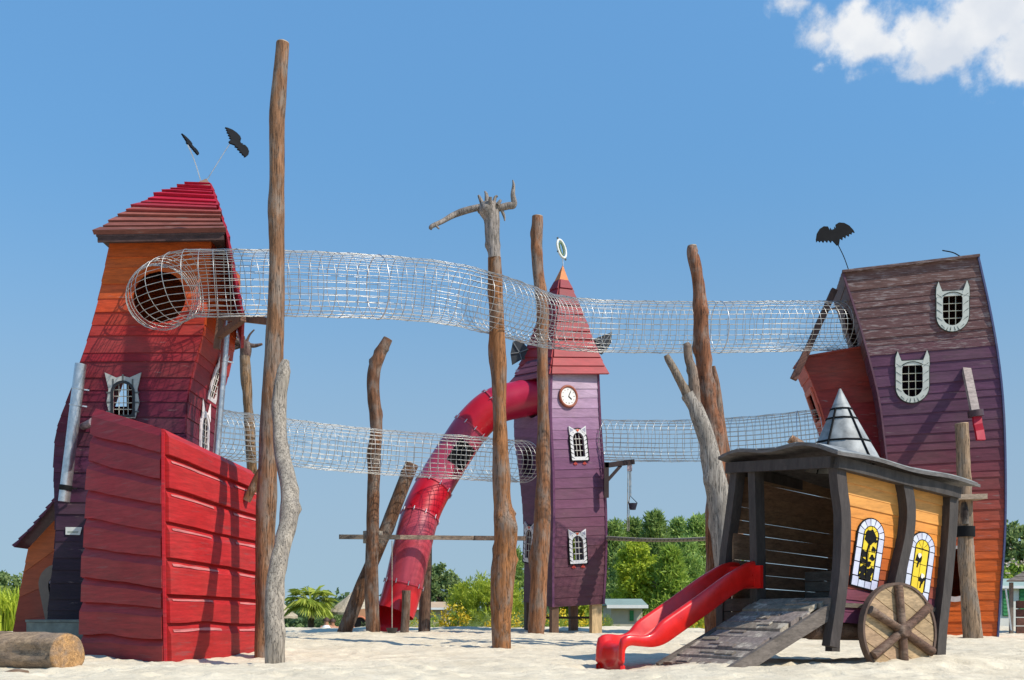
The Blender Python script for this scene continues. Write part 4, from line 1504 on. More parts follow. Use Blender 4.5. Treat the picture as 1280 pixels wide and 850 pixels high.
def tube_slide():
    T = thing('tube_slide', 'enclosed red and faded pink tube slide curving down from the clock tower', 'slide', P(490, 792, 22.4))
    path = [P(676, 494, 24.2), P(650, 499, 24.15), P(618, 508, 24.05), P(592, 531, 24.0), P(568, 566, 23.95), P(546, 602, 23.8), P(527, 640, 23.5), P(515, 685, 23.2), P(506, 725, 23.1), P(499, 752, 23.05), P(494, 766, 23.0)]
    sp = resample(spline(path, 10), 120)
    R0 = .395
    cuts = [0, 21, 34, 64, 79, 108, 120]
    cols = [C(172, 20, 58), C(186, 8, 32), C(170, 58, 84), C(190, 16, 38), C(178, 66, 80), C(196, 34, 42)]
    for i, (a, b) in enumerate(zip(cuts, cuts[1:])):
        mb = MB(); mb.tube(sp[a:b + 1], R0, 28, cap=False); o = mb.build('tube_section', M['plastic'], T, cols[i])
    for k in cuts[1:-1]:
        t = (sp[k + 1] - sp[k - 1]).normalized()
        mb = MB(); mb.tube([sp[k] - t * .016, sp[k] - t * .014, sp[k] + t * .014, sp[k] + t * .016], [R0, R0 + .02, R0 + .02, R0], 28, cap=False, smooth=False)
        o = mb.build('flange', M['plastic'], T, C(190, 60, 78))
        X = t.cross(Vector((0, 1, 0))).normalized(); Y = t.cross(X)
        for j in range(10):
            a = 2 * math.pi * j / 10
            p = sp[k] + (X * math.cos(a) + Y * math.sin(a)) * (R0 + .02)
            mb = MB(); mb.tube([p - t * .045, p + t * .045], .011, 6); mb.build('bolt', M['steel'], o)
    # open chute at the bottom
    e = sp[-1]
    mb = MB()
    dirv = Vector((-.4, -.9, 0)).normalized(); sd = Vector((dirv.y, -dirv.x, 0))
    g = G(e.x, e.y)
    rows = []
    for q, z in ((-.05, e.z + .12), (.1, g + .2), (.22, g + .14), (.26, g + .02)):
        rows.append([e + dirv * q + sd * (x * .3) + Vector((0, 0, z - e.z + h)) for x, h in ((-1, .3), (-.95, .02), (0, -.03), (.95, .02), (1, .3))])
    vs = [p for r_ in rows for p in r_]
    fs = [(i * 5 + k, i * 5 + k + 1, i * 5 + 6 + k, i * 5 + 5 + k) for i in range(3) for k in range(4)]
    mb.add(vs, fs, True); mb.build('chute_end', M['plastic'], T, C(214, 30, 36))
    # barred window in the upper curve
    k = 47
    t = (sp[k + 1] - sp[k - 1]).normalized()
    nrm = Vector((.5, -1, -.35)); nrm = (nrm - t * nrm.dot(t)).normalized(); y_ = nrm.cross(t)
    for i in range(1):
        mb = MB()
        rows = []
        for u in np.linspace(-.27, .27, 7):
            rows.append([sp[k] + t * u + (nrm * math.cos(a) + y_ * math.sin(a)) * (R0 + .012) for a in np.linspace(-.6, .6, 9)])
        vs = [p for r_ in rows for p in r_]
        mb.add(vs, [(i * 9 + j, i * 9 + j + 1, i * 9 + 10 + j, i * 9 + 9 + j) for i in range(6) for j in range(8)], True)
        mb.build('viewing_grille', M['black'], T)
    for (x, y0, w, dd, y1) in ((507, 738, 11, 22.5, 799), (532, 628, 15, 23.9, 797)):
        log('support_post', None, [(x - 2, y1, w, dd), (x, (y0 + y1) / 2, w, dd), (x + 1, y0, w, dd)], C(120, 92, 74), parent=T, seed=x, n=10, amp=.08)


tube_slide()


def beam_and_bucket():
    T = thing('cross_beam', 'long thin horizontal timber beam tied across the crooked pole to the clock tower', 'beam', P(424, 672, 22.7))
    mb = MB(); mb.beam(P(424, 671, 22.55), P(500, 671.5, 22.6), .09, .09); mb.build('timber', M['log_h'], T, C(128, 118, 106))
    mb = MB(); mb.beam(P(500, 671.5, 22.6), P(592, 672.5, 22.75), .085, .085); mb.build('timber', M['log_h'], T, C(176, 154, 132))
    mb = MB(); mb.beam(P(592, 672.5, 22.75), P(656, 673, 23.3), .09, .09); mb.build('timber', M['log_h'], T, C(104, 84, 72))
    mb = MB(); mb.tube([P(466, 664, 22.75), P(466, 679, 22.75)], .2, 14); mb.build('lashing', M['rope'], T)
    B = thing('hanging_bowl', 'dark bowl hanging on a rope in front of the tube slide foot', 'bucket', P(490, 793, 22.3))
    c = P(490, 788, 22.3)
    mb = MB(); mb.tube([c + Vector((0, 0, -.08)), c + Vector((0, 0, .05))], [.07, .12], 14); mb.build('bowl', M['obj'], B, C(58, 54, 52))
    mb = MB(); mb.tube([c + Vector((0, 0, .04)), P(490, 676, 22.5)], .01, 6); mb.build('rope', M['rope'], B)
    S = thing('rope_bridge', 'thin rope and plank footbridge line right of the clock tower', 'bridge', P(760, 674, 24))
    for k, dy in enumerate((0, 3.0)):
        mb = MB(); mb.tube([P(758 + (900 - 758) * i / 10, 671 + dy + 3 * math.sin(math.pi * i / 10) * (1 - k * .4), 24 - i * .25) for i in range(11)], .02, 6); mb.build('rope', M['rope'], S)
    for i in range(30):
        t = (i + .5) / 30
        p = P(758 + 142 * t, 673.5 + 2.4 * math.sin(math.pi * t), 24 - 2.5 * t)
        mb = MB(); mb.box(p, .07, .5, .025); mb.build('tread', M['beam'], S, C(96, 90, 72))


beam_and_bucket()

# ------------------------------------------------------------------ wire tunnels


def wire_tunnel(label, pts, rad, joints, nl=28, step=.165, wr=.005):
    base = P(*pts[0])
    T = thing('wire_tunnel', label, 'wire tunnel', base, 'wire mesh crawl tunnels')
    q = spline([tuple(P(*p)) for p in pts], 14)
    L = sum((Vector(a) - Vector(b)).length for a, b in zip(q, q[1:]))
    n = int(L / step)
    sp = resample(q, n)
    X = None
    fr = []
    for i in range(n + 1):
        t = (sp[min(n, i + 1)] - sp[max(0, i - 1)]).normalized()
        u = Vector((0, 0, 1)); u = (u - t * u.dot(t)).normalized()
        fr.append((u, t.cross(u)))
    rj = random.Random(len(pts))

    def pt(i, a, k=1.0):
        u, w = fr[i]
        wob = 1 + .012 * math.sin(i * 1.7 + a * 3)
        return sp[i] + (u * math.cos(a) + w * math.sin(a)) * rad * k * wob
    mb = MB()
    for k in range(nl):
        a = 2 * math.pi * k / nl + .03
        mb.tube([pt(i, a) for i in range(n + 1)], wr, 4, cap=False, smooth=True)
    mb.build('long_wires', M['wire'], T, kind='stuff')
    mb = MB()
    for i in range(n + 1):
        mb.tube([pt(i, 2 * math.pi * j / 28, 1.012) for j in range(28)], wr, 4, closed=True, smooth=True)
    mb.build('hoop_wires', M['wire'], T, kind='stuff')
    for jf in joints:
        i = int(jf * n)
        for o in (0, ):
            mb = MB(); mb.tube([pt(i, 2 * math.pi * j / 28, 1.02) for j in range(28)], .009, 6, closed=True); mb.build('joint_hoop', M['steel'], T)
    return T


wire_tunnel('upper wire mesh crawl tunnel sweeping from the orange tower top to the right tower',
            [(199, 373, 17.25), (201, 371, 16.85), (212, 363, 16.45), (238, 355, 16.3), (290, 354, 16.4), (345, 354, 16.7), (410, 356, 17.0), (492, 360, 17.5), (560, 367, 17.8), (612, 379, 18.2), (650, 390, 19.2), (685, 401, 20.2), (740, 407, 20.9), (820, 409, 21.2), (900, 409, 21.4), (980, 408, 21.7), (1075, 407, 22.6)],
            .475, [.0, .012, .28, .79, 1.0], nl=30)
wire_tunnel('lower wire mesh crawl tunnel from behind the red prow to the clock tower', [(246, 540, 19.4), (290, 545, 20.3), (345, 551, 21.0), (410, 559, 21.6), (500, 567, 22.2), (580, 572, 22.6), (620, 575, 23.2), (655, 577, 24.0)], .44, [0, 1.0])
wire_tunnel('lower wire mesh crawl tunnel between the clock tower and the red dormer', [(749, 550, 24.6), (800, 551, 24.2), (860, 551, 23.8), (940, 547, 23.3), (1012, 540, 22.9), (1030, 537, 22.8)], .44, [0, .93, 1.0])

# ================================================================== right tower


def cat_window_u(T, fr, w, h, fw, z):
    """window rounded at the bottom, two pointed ears on top"""
    y0, y1 = -h / 2, h / 2
    wh = C(198, 200, 190)
    W = w / 2 + fw
    o = ring_frame(fr, poly_u(w, y0, y1), poly_u(w + 2 * fw, y0 - fw, y1 + fw * .8), z, z + .03).build('window', M['obj'], T, wh)
    ring_frame(fr, poly_u(w + 2 * fw - .004, y0 - fw, y1 + fw * .8), poly_u(w + 2 * fw + .03, y0 - fw - .015, y1 + fw * .8 + .015), z, z + .026).build('window_outline', M['obj'], o, C(46, 56, 48))
    for s in (-1, 1):
        ear = [(s * (W + .01), y1 - .02), (s * (W + .005), y1 + .16), (s * (W - .035), y1 + .28), (s * (W - .13), y1 + .02)]
        flat(fr, [(x * 1.0 + s * .012 * (1 if abs(x) > W * .8 else -1), y + .014) for x, y in ear], z, z + .0285).build('window_outline', M['obj'], o, C(46, 56, 48))
        flat(fr, ear, z + .001, z + .034).build('window_ear', M['obj'], o, wh)
    mb = MB()
    for s in (-1, 1):
        for i in range(5):
            y = lerp(y0 - fw * .2, y1, i / 4)
            sh = 1.0
            if y < y0 + w / 2:
                k = (y0 + w / 2 - y) / (w / 2 + fw)
                sh = math.sqrt(max(.1, 1 - k * k))
            mb.prism([on(fr, s * (w / 2 + .01) * sh, y - .03, z + .0305), on(fr, s * (W - .01) * sh, y + .03, z + .0305), on(fr, s * (W - .01) * sh, y + .045, z + .0305)], fr[3] * .004)
    for x in (-.08, -.03, .03, .08):
        mb.prism([on(fr, x, y0 - .02, z + .0305), on(fr, x * 1.5 + .01, y0 - fw + .02, z + .0305), on(fr, x * 1.5 - .01, y0 - fw + .02, z + .0305)], fr[3] * .004)
    mb.build('cat_stripe', M['obj'], o, C(60, 70, 60), kind='stuff')
    arc = [on(fr, x, y1 + .1 - .25 * x * x / (w * w) * 1.0 - .03, z + .032) for x in np.linspace(-w * .5, w * .5, 9)]
    mb = MB(); mb.tube(arc, .009, 6); mb.build('cat_brow', M['obj'], o, C(46, 56, 48))
    bars(fr, w, y0, y1, 2, 3, z - .012, .0075, o, M['obj'], color=C(170, 170, 155))
    return o


def right_tower():
    T = thing('crooked_tower', 'crooked board tower fading from weathered brown through purple to orange, behind the wagon', 'tower', (8.3, 22.4, .1))
    fl = PL([(1122, 800), (1122, 740), (1118, 680), (1113, 620), (1106, 560), (1098, 500), (1086, 450), (1072, 400), (1053, 342)], 21.8)
    fr = PL([(1246, 800), (1250, 740), (1255, 670), (1256, 600), (1254, 520), (1248, 455), (1237, 390), (1222, 322)], 21.4)
    dv = (.365, 1.86, 0)
    bl, br = back_of(fl, dv), back_of(fr, dv)
    out = Vector((-.19, -.98, 0))
    st = [(0, C(196, 84, 28)), (.12, C(214, 98, 28)), (.2, C(214, 96, 30)), (.29, C(176, 76, 50)), (.38, C(142, 62, 62)), (.48, C(108, 54, 72)), (.6, C(92, 54, 82)), (.72, C(96, 58, 88)), (.765, C(98, 58, 84)), (.785, C(104, 68, 74)), (1, C(112, 80, 78))]
    colf = lambda t: tuple(x * k for x, k in zip(ramp(st, t), (1.02, 1.05, .95, 1)))
    front = Wall(fl, fr, out); left = Wall(fl, bl, (-1, .2, 0)); right = Wall(fr, br, (1, 0, 0)); back = Wall(bl, br, (0, 1, 0))
    w1 = front.frame(*front.find(1190, 389), R(-3)); front.opening(w1, -.28, .28, half_u(.36, -.28, .28))
    w2 = front.frame(*front.find(1140, 477), R(-2)); front.opening(w2, -.3, .3, half_u(.38, -.3, .3))
    w3 = front.frame(*front.find(1193, 716)); front.opening(w3, -.46, .46, half_u(.55, -.46, .46))
    lf = left.frame(.5, .875); left.opening(lf, -.46, .46, half_circle(.46))
    ll = [left.frame(.45, .66), left.frame(.45, .5)]
    for f in ll:
        left.opening(f, -.35, .3, half_arch(.3, -.35, .3))
    r = random.Random(31)
    plank_wall(T, front, rows_of(38, r, .2), .028, M['paint'], colf, r, endj=.004, matfn=lambda t: M['paint_worn'] if t > .775 else M['paint'])
    plank_wall(T, left, rows_of(26, r, .15), .024, M['paint'], colf, r)
    plank_wall(T, right, rows_of(16, r, .15), .024, M['paint'], colf, r)
    plank_wall(T, back, rows_of(16, r, .15), .024, M['paint'], colf, r)
    cat_window_u(T, w1, .36, .56, .115, .03)
    cat_window_u(T, w2, .38, .60, .115, .03)
    o = ring_frame(w3, poly_u(.55, -.46, .46), poly_u(.72, -.56, .52), .03, .055).build('window', M['obj'], T, C(190, 180, 175))
    for f in ll:
        o = ring_frame(f, poly_arch(.3, -.35, .3), poly_arch(.5, -.42, .42), .026, .06).build('window', M['obj'], T, C(220, 205, 210))
        bars(f, .3, -.35, .3, 1, 3, .03, .01, o, M['obj'], color=C(215, 205, 205))
        for s in (-1, 1):
            flat(f, [(s * .06, .36), (s * .24, .28), (s * .22, .62)], .06, .075).build('window_ear', M['obj'], o, C(220, 205, 210))
    for e, cc in ((fr, C(66, 74, 112)), (fl, C(92, 58, 74))):
        mb = MB(); mb.sweep([p + Vector((0, -.03, 0)) for p in resample(spline(e, 6), 24)], .035, .045, (1, 0, 0)); mb.build('corner_board', M['paint_clean'], T, cc)
    # roof slab: ridge along the top of the front, falling to the back
    ov = Vector((-.02, -.08, .0))
    e0 = [fl[-1] + ov, fl[-1] + Vector(dv) * 1.05]; e1 = [fr[-1] + ov + Vector((.03, 0, 0)), fr[-1] + Vector(dv) * 1.05]
    plank_wall(T, Wall([p + Vector((0, 0, .005)) for p in e0], [p + Vector((0, 0, .005)) for p in e1], (0, 0, 1)), [i / 8 for i in range(9)], .05, M['paint_worn'], lambda t: C(100, 76, 72), r, 'roof_board')
    mb = MB(); mb.beam(fl[-1] + Vector((-.02, -.05, .025)), fr[-1] + Vector((.02, -.05, .025)), .05, .045); mb.build('roof_edge', M['beam'], T, C(70, 56, 56))
    return T, front


RT, RTF = right_tower()


def dormer():
    T = thing('red_dormer', 'boxy brick red dormer jutting from the left side of the crooked tower', 'dormer', P(1070, 600, 22.6))
    fl = PL([(1062, 640), (1048, 590), (1036, 540), (1020, 490), (1002, 448)], 22.3)
    fr = PL([(1122, 640), (1116, 590), (1106, 545), (1094, 490), (1077, 435)], 22.3)
    dv = (.1, .95, 0)
    bl, br = back_of(fl, dv), back_of(fr, dv)
    st = [(0, C(120, 24, 40)), (.45, C(134, 26, 40)), (.7, C(140, 46, 40)), (1, C(150, 62, 46))]
    r = random.Random(41)
    front = Wall(fl, fr, (0, -1, 0)); left = Wall(fl, bl, (-1, 0, 0))
    f = left.frame(.5, .7); left.opening(f, -.28, .28, half_rect(.5))
    colf = lambda t: A(ramp(st, t), .85)
    plank_wall(T, front, rows_of(9, r, .15), .024, M['paint'], colf, r)
    plank_wall(T, left, rows_of(7, r, .15), .024, M['paint_clean'], lambda t: A(C(176, 84, 72), 1.2), r)
    ring_frame(f, poly_rect(.5, -.28, .28), poly_rect(.7, -.38, .38), .026, .06).build('window', M['obj'], T, C(196, 110, 92))
    plank_wall(T, Wall(bl, br, (0, 1, 0)), rows_of(6, r), .024, M['paint'], colf, r)
    plank_wall(T, Wall([fl[-1] + Vector((-.03, -.04, .003)), bl[-1] + Vector((-.03, .04, .003))], [fr[-1] + Vector((0, -.04, .003)), br[-1] + Vector((0, .04, .003))], (0, 0, 1)), [0, .25, .5, .75, 1], .03, M['paint'], lambda t: C(150, 62, 50), r, 'roof_board')
    plank_wall(T, Wall([fl[0], bl[0]], [fr[0], br[0]], (0, 0, -1)), [0, .5, 1], .03, M['paint'], lambda t: C(100, 30, 44), r, 'floor_board')
    mb = MB(); mb.obox(P(1027, 560, 22.9), Vector((.1, .02, -.02)), Vector((0, .3, 0)), Vector((.08, 0, .12))); mb.build('ledge', M['paint'], T, C(112, 40, 74))


dormer()


def strut():
    T = thing('roof_strut', 'weathered dark beam propped diagonally against the crooked tower top', 'beam', P(990, 474, 22.2))
    mb = MB(); mb.beam(P(1043, 362, 22.2), P(1008, 440, 22.2), .12, .12); mb.build('timber', M['beam'], T, C(84, 64, 58))
    mb = MB(); mb.beam(P(1009, 438, 22.1), P(992, 474, 22.1), .13, .13); mb.build('timber', M['beam'], T, C(104, 70, 60))
    mb = MB(); mb.beam(P(1032, 388, 22.2), P(1049, 384, 22.3), .04, .04); mb.build('tie_rod', M['steel'], T)


strut()


def gibbet():
    f = RTF.frame(*RTF.find(1209, 466))
    T = thing('cloth_gibbet', 'grey board arm with a red cloth hanging out from the purple boards', 'bracket', f[0])
    tip = P(1219, 516, 20.6)
    mb = MB(); mb.sweep([P(1208, 462, 21.5), tip], .15, .09, (1, 0, 0)); mb.build('arm_board', M['board_grey'], T, C(176, 160, 152))
    mb = MB(); mb.tube([P(1219, 513, 20.6), P(1220, 521, 20.6)], .14, 12); mb.build('iron_ring', M['obj'], T, C(70, 50, 56))
    mb = MB(); mb.sweep([P(1221, 521, 20.6), P(1222, 530, 20.58), P(1224, 538, 20.62), P(1226, 550, 20.58)], .17, .05, (1, .2, 0)); mb.build('red_cloth', M['obj'], T, C(168, 16, 48))
    A_ = thing('bent_wire', 'thin bent wire rising off the crooked tower roof', 'wire', P(1204, 323, 21.6))
    mb = MB(); mb.tube(spline([P(1204, 323, 21.6), P(1192, 316, 21.6), P(1178, 313, 21.6)], 6), .012, 6); mb.build('wire', M['black'], A_)


gibbet()

# ================================================================== wagon
WC = Vector((3.65, 12.6, 0)); WU = Vector((.89, .456, 0)); WV = Vector((-.456, .89, 0))


def WP(a, b, z):
    return WC + WU * a + WV * b + Vector((0, 0, z))


def stained_window(T, fr, motif):
    """arched window: bluish-white border panes in black leading around yellow glass"""
    y0, y1, w, bw = -.4, .4, .40, .085
    lead = flat(fr, poly_arch(w + .03, y0 - .015, y1 + .015, 16), .022, .034).build('window', M['black'], T)
    inn_w = w - 2 * bw
    iy0, iy1 = y0 + bw, y1 - bw
    cy = y1 - w / 2

    def rim(ang_or_t, r):
        return None
    segs = []
    # straight sides (4 panes each side), bottom (3), arch (7)
    for s in (-1, 1):
        ys = np.linspace(iy0 + .03, cy, 4)
        for a, b in zip(ys, ys[1:]):
            segs.append([(s * (w / 2), a + .006), (s * inn_w / 2 + s * .008, a + .006), (s * inn_w / 2 + s * .008, b - .006), (s * (w / 2), b - .006)])
    xs = np.linspace(-w / 2, w / 2, 5)
    for a, b in zip(xs, xs[1:]):
        segs.append([(a + .005, y0), (b - .005, y0), (b - .005, iy0 - .008 + .03 * (abs(a + b) > w * .5)), (a + .005, iy0 - .008 + .03 * (abs(a + b) > w * .5))])
    for i in range(7):
        a0, a1 = math.pi * i / 7 + .03, math.pi * (i + 1) / 7 - .03
        am = (a0 + a1) / 2
        ro, ri = w / 2, inn_w / 2 + .008
        segs.append([(ro * math.cos(a), cy + ro * math.sin(a)) for a in (a0, am, a1)] + [(ri * math.cos(a), cy + ri * math.sin(a)) for a in (a1, am, a0)])
    rr = random.Random(int(fr[0].x * 100))
    for sgm in segs:
        flat(fr, sgm, .0345, .04).build('border_pane', M['glass_y'], lead, jitter(C(206, 208, 224), rr, .1))
    # yellow panes between lead bars
    xs = [-inn_w / 2 + .01, 0, inn_w / 2 - .01]
    ys = [iy0 + .01, iy0 + .18, iy0 + .34, cy]
    for xa, xb in zip(xs, xs[1:]):
        for ya, yb in zip(ys, ys[1:]):
            flat(fr, [(xa + .004, ya + .004), (xb - .004, ya + .004), (xb - .004, yb - .004), (xa + .004, yb - .004)], .0345, .038).build('yellow_pane', M['glass_y'], lead, jitter((.84, .60, .03, 1), rr, .06))
    for i in range(4):
        a0, a1 = math.pi * i / 4 + .04, math.pi * (i + 1) / 4 - .04
        ro = inn_w / 2 - .008
        flat(fr, [(.012 * math.cos((a0 + a1) / 2), cy + .014)] + [(ro * math.cos(a), cy + .006 + ro * math.sin(a)) for a in (a0, (a0 + a1) / 2, a1)], .0345, .038).build('yellow_pane', M['glass_y'], lead, jitter((.84, .60, .03, 1), rr, .06))
    blob = lambda cx, cy_, r, n=12, j=.25, sd=1: [(cx + r * (1 + j * math.sin(k * 2.4 + sd)) * math.cos(2 * math.pi * k / n), cy_ + r * (1 + j * math.sin(k * 2.4 + sd)) * math.sin(2 * math.pi * k / n)) for k in range(n)]
    if motif == 'flower':
        flat(fr, blob(-.01, .19, .085, 14, .12), .0385, .042).build('flower_silhouette', M['black'], lead)
        mb = MB(); mb.tube([on(fr, x, y, .04) for x, y in ((-.01, .15), (-.03, .02), (-.02, -.12), (.0, -.28))], .012, 6); mb.build('flower_stem', M['black'], lead)
        for k, (x, y, r_) in enumerate([(-.07, -.02, .045), (.06, .06, .03), (.055, -.04, .035), (-.06, -.2, .055), (.06, -.2, .05), (.02, -.12, .035), (.08, .16, .02), (-.075, -.1, .035), (.02, -.27, .05), (-.06, -.27, .045)]):
            flat(fr, blob(x, y, r_, 9, .3, k), .0386 + k * .0003, .0425 + k * .0003).build('leaf_silhouette', M['black'], lead)
    else:
        for k, (x, y) in enumerate([(-.04, .09), (.05, -.14)]):
            flat(fr, blob(x, y, .05, 10, .28, k), .0385, .042).build('insect_silhouette', M['black'], lead)
            flat(fr, blob(x + .005, y + .035, .03, 8, .2, k), .0424, .045).build('insect_head', M['obj'], lead, C(230, 225, 210))
            mb = MB(); mb.beam(on(fr, x, y - .04, .04), on(fr, x - .01, y - .11, .04), .02, .006, fr[3]); mb.build('insect_tail', M['black'], lead)


def wagon():
    T = thing('play_wagon', 'crooked wooden wagon playhouse with dark beams, orange wall and stained glass', 'wagon', WP(.8, .9, .1))
    r = random.Random(51)
    DK = C(72, 66, 63)
    # right wall
    st = [(0, C(108, 58, 84)), (.1, C(112, 58, 84)), (.2, C(122, 62, 72)), (.3, C(150, 72, 44)), (.42, C(188, 92, 30)), (.55, C(214, 118, 36)), (.7, C(226, 146, 62)), (.85, C(226, 160, 84)), (1, C(224, 164, 92))]
    w = Wall([WP(.0, .06, .52), WP(.06, .06, 1.1), WP(.07, .06, 1.75), WP(.0, .06, 2.26)], [WP(1.62, .06, .42), WP(1.68, .06, 1.0), WP(1.72, .06, 1.5), WP(1.78, .06, 2.02)], (.456, -.89, 0))
    plank_wall(T, w, rows_of(13, r, .1), .018, M['paint_clean'], lambda t: A(ramp(st, t), 1.05), r)
    for (px, py, m, rot) in ((1083, 692, 'flower', -5), (1147, 708, 'insect', -5)):
        f = w.frame(*w.find(px, py), R(rot))
        stained_window(T, f, m)
    # gappy back wall and far end wall, bare dark boards
    gap = .001
    for (p0, p1, zt0, zt1, nm) in ((WP(.0, 1.86, 0), WP(1.72, 1.86, 0), 2.5, 2.3, 11), (WP(1.70, .1, 0), WP(1.70, 1.84, 0), 2.2, 2.3, 10)):
        for i in range(nm):
            ga, gb = max(0, r.uniform(-.008, .014)), max(0, r.uniform(-.008, .014))
            z0a = lerp(.62, zt0, i / nm); z1a = lerp(.62, zt0, (i + 1) / nm) - gap - ga
            z0b = lerp(.56, zt1, i / nm); z1b = lerp(.56, zt1, (i + 1) / nm) - gap - gb
            nrm = (p1 - p0).cross(Vector((0, 0, 1))).normalized() * .025
            mb = MB()
            q = [Vector((p0.x, p0.y, z0a)), Vector((p1.x, p1.y, z0b)), Vector((p1.x, p1.y, z1b)), Vector((p0.x, p0.y, z1a))]
            mb.box8(q + [p + nrm for p in q])
            mb.build('plank', M['board_grey'], T, jitter(C(146, 116, 90), r))
    # floor
    for i in range(10):
        b0, b1 = lerp(.02, 1.84, i / 10), lerp(.02, 1.84, (i + 1) / 10) - .01
        mb = MB()
        q = [WP(.0, b0, .74), WP(1.68, b0, .68), WP(1.68, b1, .68), WP(.0, b1, .74)]
        mb.box8([p - Vector((0, 0, .05)) for p in q] + q)
        mb.build('floor_board', M['board_grey'], T, jitter(C(120, 108, 96), r))
    # posts
    for pts in ([(0, 0, 2.3), (.04, 0, 2.0), (.085, 0, 1.7), (.07, 0, 1.2), (.01, 0, .75), (-.09, 0, .24)], [(1.01, -.02, 2.14), (1.07, -.02, 1.85), (1.05, -.02, 1.55), (.95, -.02, 1.2), (.87, -.02, .9), (.86, -.02, .55)],
                [(1.80, 0, 2.06), (1.77, 0, 1.6), (1.70, 0, 1.0), (1.62, 0, .5), (1.58, 0, .1)], [(.0, 1.40, 2.42), (0, 1.38, 1.9), (0, 1.36, 1.3), (0, 1.36, .64)], [(0, 1.74, 2.42), (0, 1.84, 1.9), (0, 1.97, 1.3), (0, 2.03, .7), (0, 2.03, .2)],
                [(1.78, 1.86, 2.2), (1.74, 1.88, 1.2), (1.7, 1.88, .1)]):
        sp = spline([tuple(WP(*p)) for p in pts], 6)
        mb = MB(); mb.sweep(sp, .14, .13, WU); mb.build('post', M['beam'], T, jitter(DK, r, .1))
    # roof beams
    for p, q in ((WP(-.06, -.02, 2.31), WP(-.06, 1.86, 2.46)), (WP(-.06, -.06, 2.30), WP(1.86, -.06, 2.05)), (WP(-.06, 1.86, 2.46), WP(1.86, 1.9, 2.2)), (WP(1.86, -.02, 2.05), WP(1.86, 1.9, 2.2))):
        mb = MB(); mb.beam(p, q, .1, .13); mb.build('roof_beam', M['beam'], T, jitter(DK, r, .1))
    # roof sheet: warped barrel with thickness
    na, nb = 22, 22
    va = [lerp(-.17, 2.08, i / na) for i in range(na + 1)]; vb = [lerp(-.2, 1.93, i / nb) for i in range(nb + 1)]
    mb = MB()
    def zr(a, b):
        k = min(1, max(0, (b + .2) / 2.3))
        return 2.395 - .14 * a + .065 * b + .085 * math.sin(math.pi * min(1, k * 1.05)) + .04 * math.sin(b * 4.6 + .3 + a * .8) + .014 * math.sin(a * 5 + b * 2)
    vs = []
    for lay in (0, .035):
        for a in va:
            for b in vb:
                vs.append(WP(a, b, zr(a, b) + lay))
    n1 = nb + 1; tot = (na + 1) * n1
    fs = []
    for i in range(na):
        for j in range(nb):
            k = i * n1 + j
            fs.append((k, k + 1, k + 1 + n1, k + n1)); fs.append((tot + k, tot + k + n1, tot + k + n1 + 1, tot + k + 1))
    for i in range(na):
        for k in (i * n1, i * n1 + nb):
            fs.append((k, k + n1, tot + k + n1, tot + k))
    for j in range(nb):
        for k in (j, na * n1 + j):
            fs.append((k, k + 1, tot + k + 1, tot + k))
    mb.add(vs, fs); roof = mb.build('roof', M['board_grey'], T, C(112, 108, 106))
    # metal cladding strips on top of the roof
    for i in range(6):
        b0, b1 = lerp(-.18, 1.91, i / 6), lerp(-.18, 1.91, (i + 1) / 6) - .02
        mb = MB(); vs = []
        for a in va:
            for b, l in ((b0, .038), (b1, .038), (b1, .05), (b0, .05)):
                vs.append(WP(min(2.06, max(-.15, a)), b, zr(a, b) + l))
        m = len(va)
        fs = [(0, 1, 2, 3), (4 * m - 1, 4 * m - 2, 4 * m - 3, 4 * m - 4)] + [(i2 * 4 + k, i2 * 4 + (k + 1) % 4, i2 * 4 + 4 + (k + 1) % 4, i2 * 4 + 4 + k) for i2 in range(m - 1) for k in range(4)]
        mb.add(vs, fs); mb.build('roof_sheet', M['tin'], roof)
    # spire
    c = WP(.78, .7, 2.36); ap = P(1050, 486, c.y)
    NS = 10
    def ringp(t, k=1.0):
        r0 = .47 * (1 - t) ** 1.05 + .012
        ce = c.lerp(ap, t)
        return [ce + (WU * math.cos(2 * math.pi * i / NS + .3) + WV * math.sin(2 * math.pi * i / NS + .3)) * r0 * k for i in range(NS)]
    sp_o = None
    lv = [0, .33, .62, .8, 1.0]
    for li, (t0, t1) in enumerate(zip(lv, lv[1:])):
        mb = MB()
        a, b = ringp(t0), ringp(t1)
        mb.add(a + b, [(i, (i + 1) % NS, NS + (i + 1) % NS, NS + i) for i in range(NS)], True)
        o = mb.build('spire_panel', M['tin'], T)
    for t in (.33, .62, .74):
        mb = MB(); mb.tube(ringp(t, 1.01), .013, 6, closed=True); mb.build('spire_band', M['black'], T)
    for i in (2, 5, 7):
        mb = MB(); mb.tube([ringp(t, 1.01)[i] for t in np.linspace(0, .74 if i % 4 else .62, 6)], .014, 6); mb.build('spire_band', M['black'], T)
    # interior benches
    for i in range(5):
        mb = MB(); p = WP(.75, .35 + i * .085, 1.0); mb.obox(p, WU * .02, WV * .038, Vector((0, 0, .22))); mb.build('bench_board', M['board_grey'], T, jitter(C(116, 104, 92), r))
    for i in range(3):
        mb = MB(); mb.obox(WP(.9, 1.15, .82 + i * .13), WU * .02, WV * .35, Vector((0, 0, .06))); mb.build('bench_board', M['board_grey'], T, jitter(C(110, 98, 86), r))
    # apron boards below the slide mouth and the wagon floor
    for i in range(3):
        mb = MB(); mb.obox(WP(-.03, 1.7, .38 + i * .17), WU * .02, WV * .33, Vector((0, 0, .08))); mb.build('apron_board', M['board_grey'], T, jitter(C(84, 76, 70), r))
    mb = MB(); mb.obox(WP(-.03, .22, .70), WU * .05, WV * .2, Vector((0, 0, .09))); mb.build('apron_board', M['board_grey'], T, C(110, 104, 98))
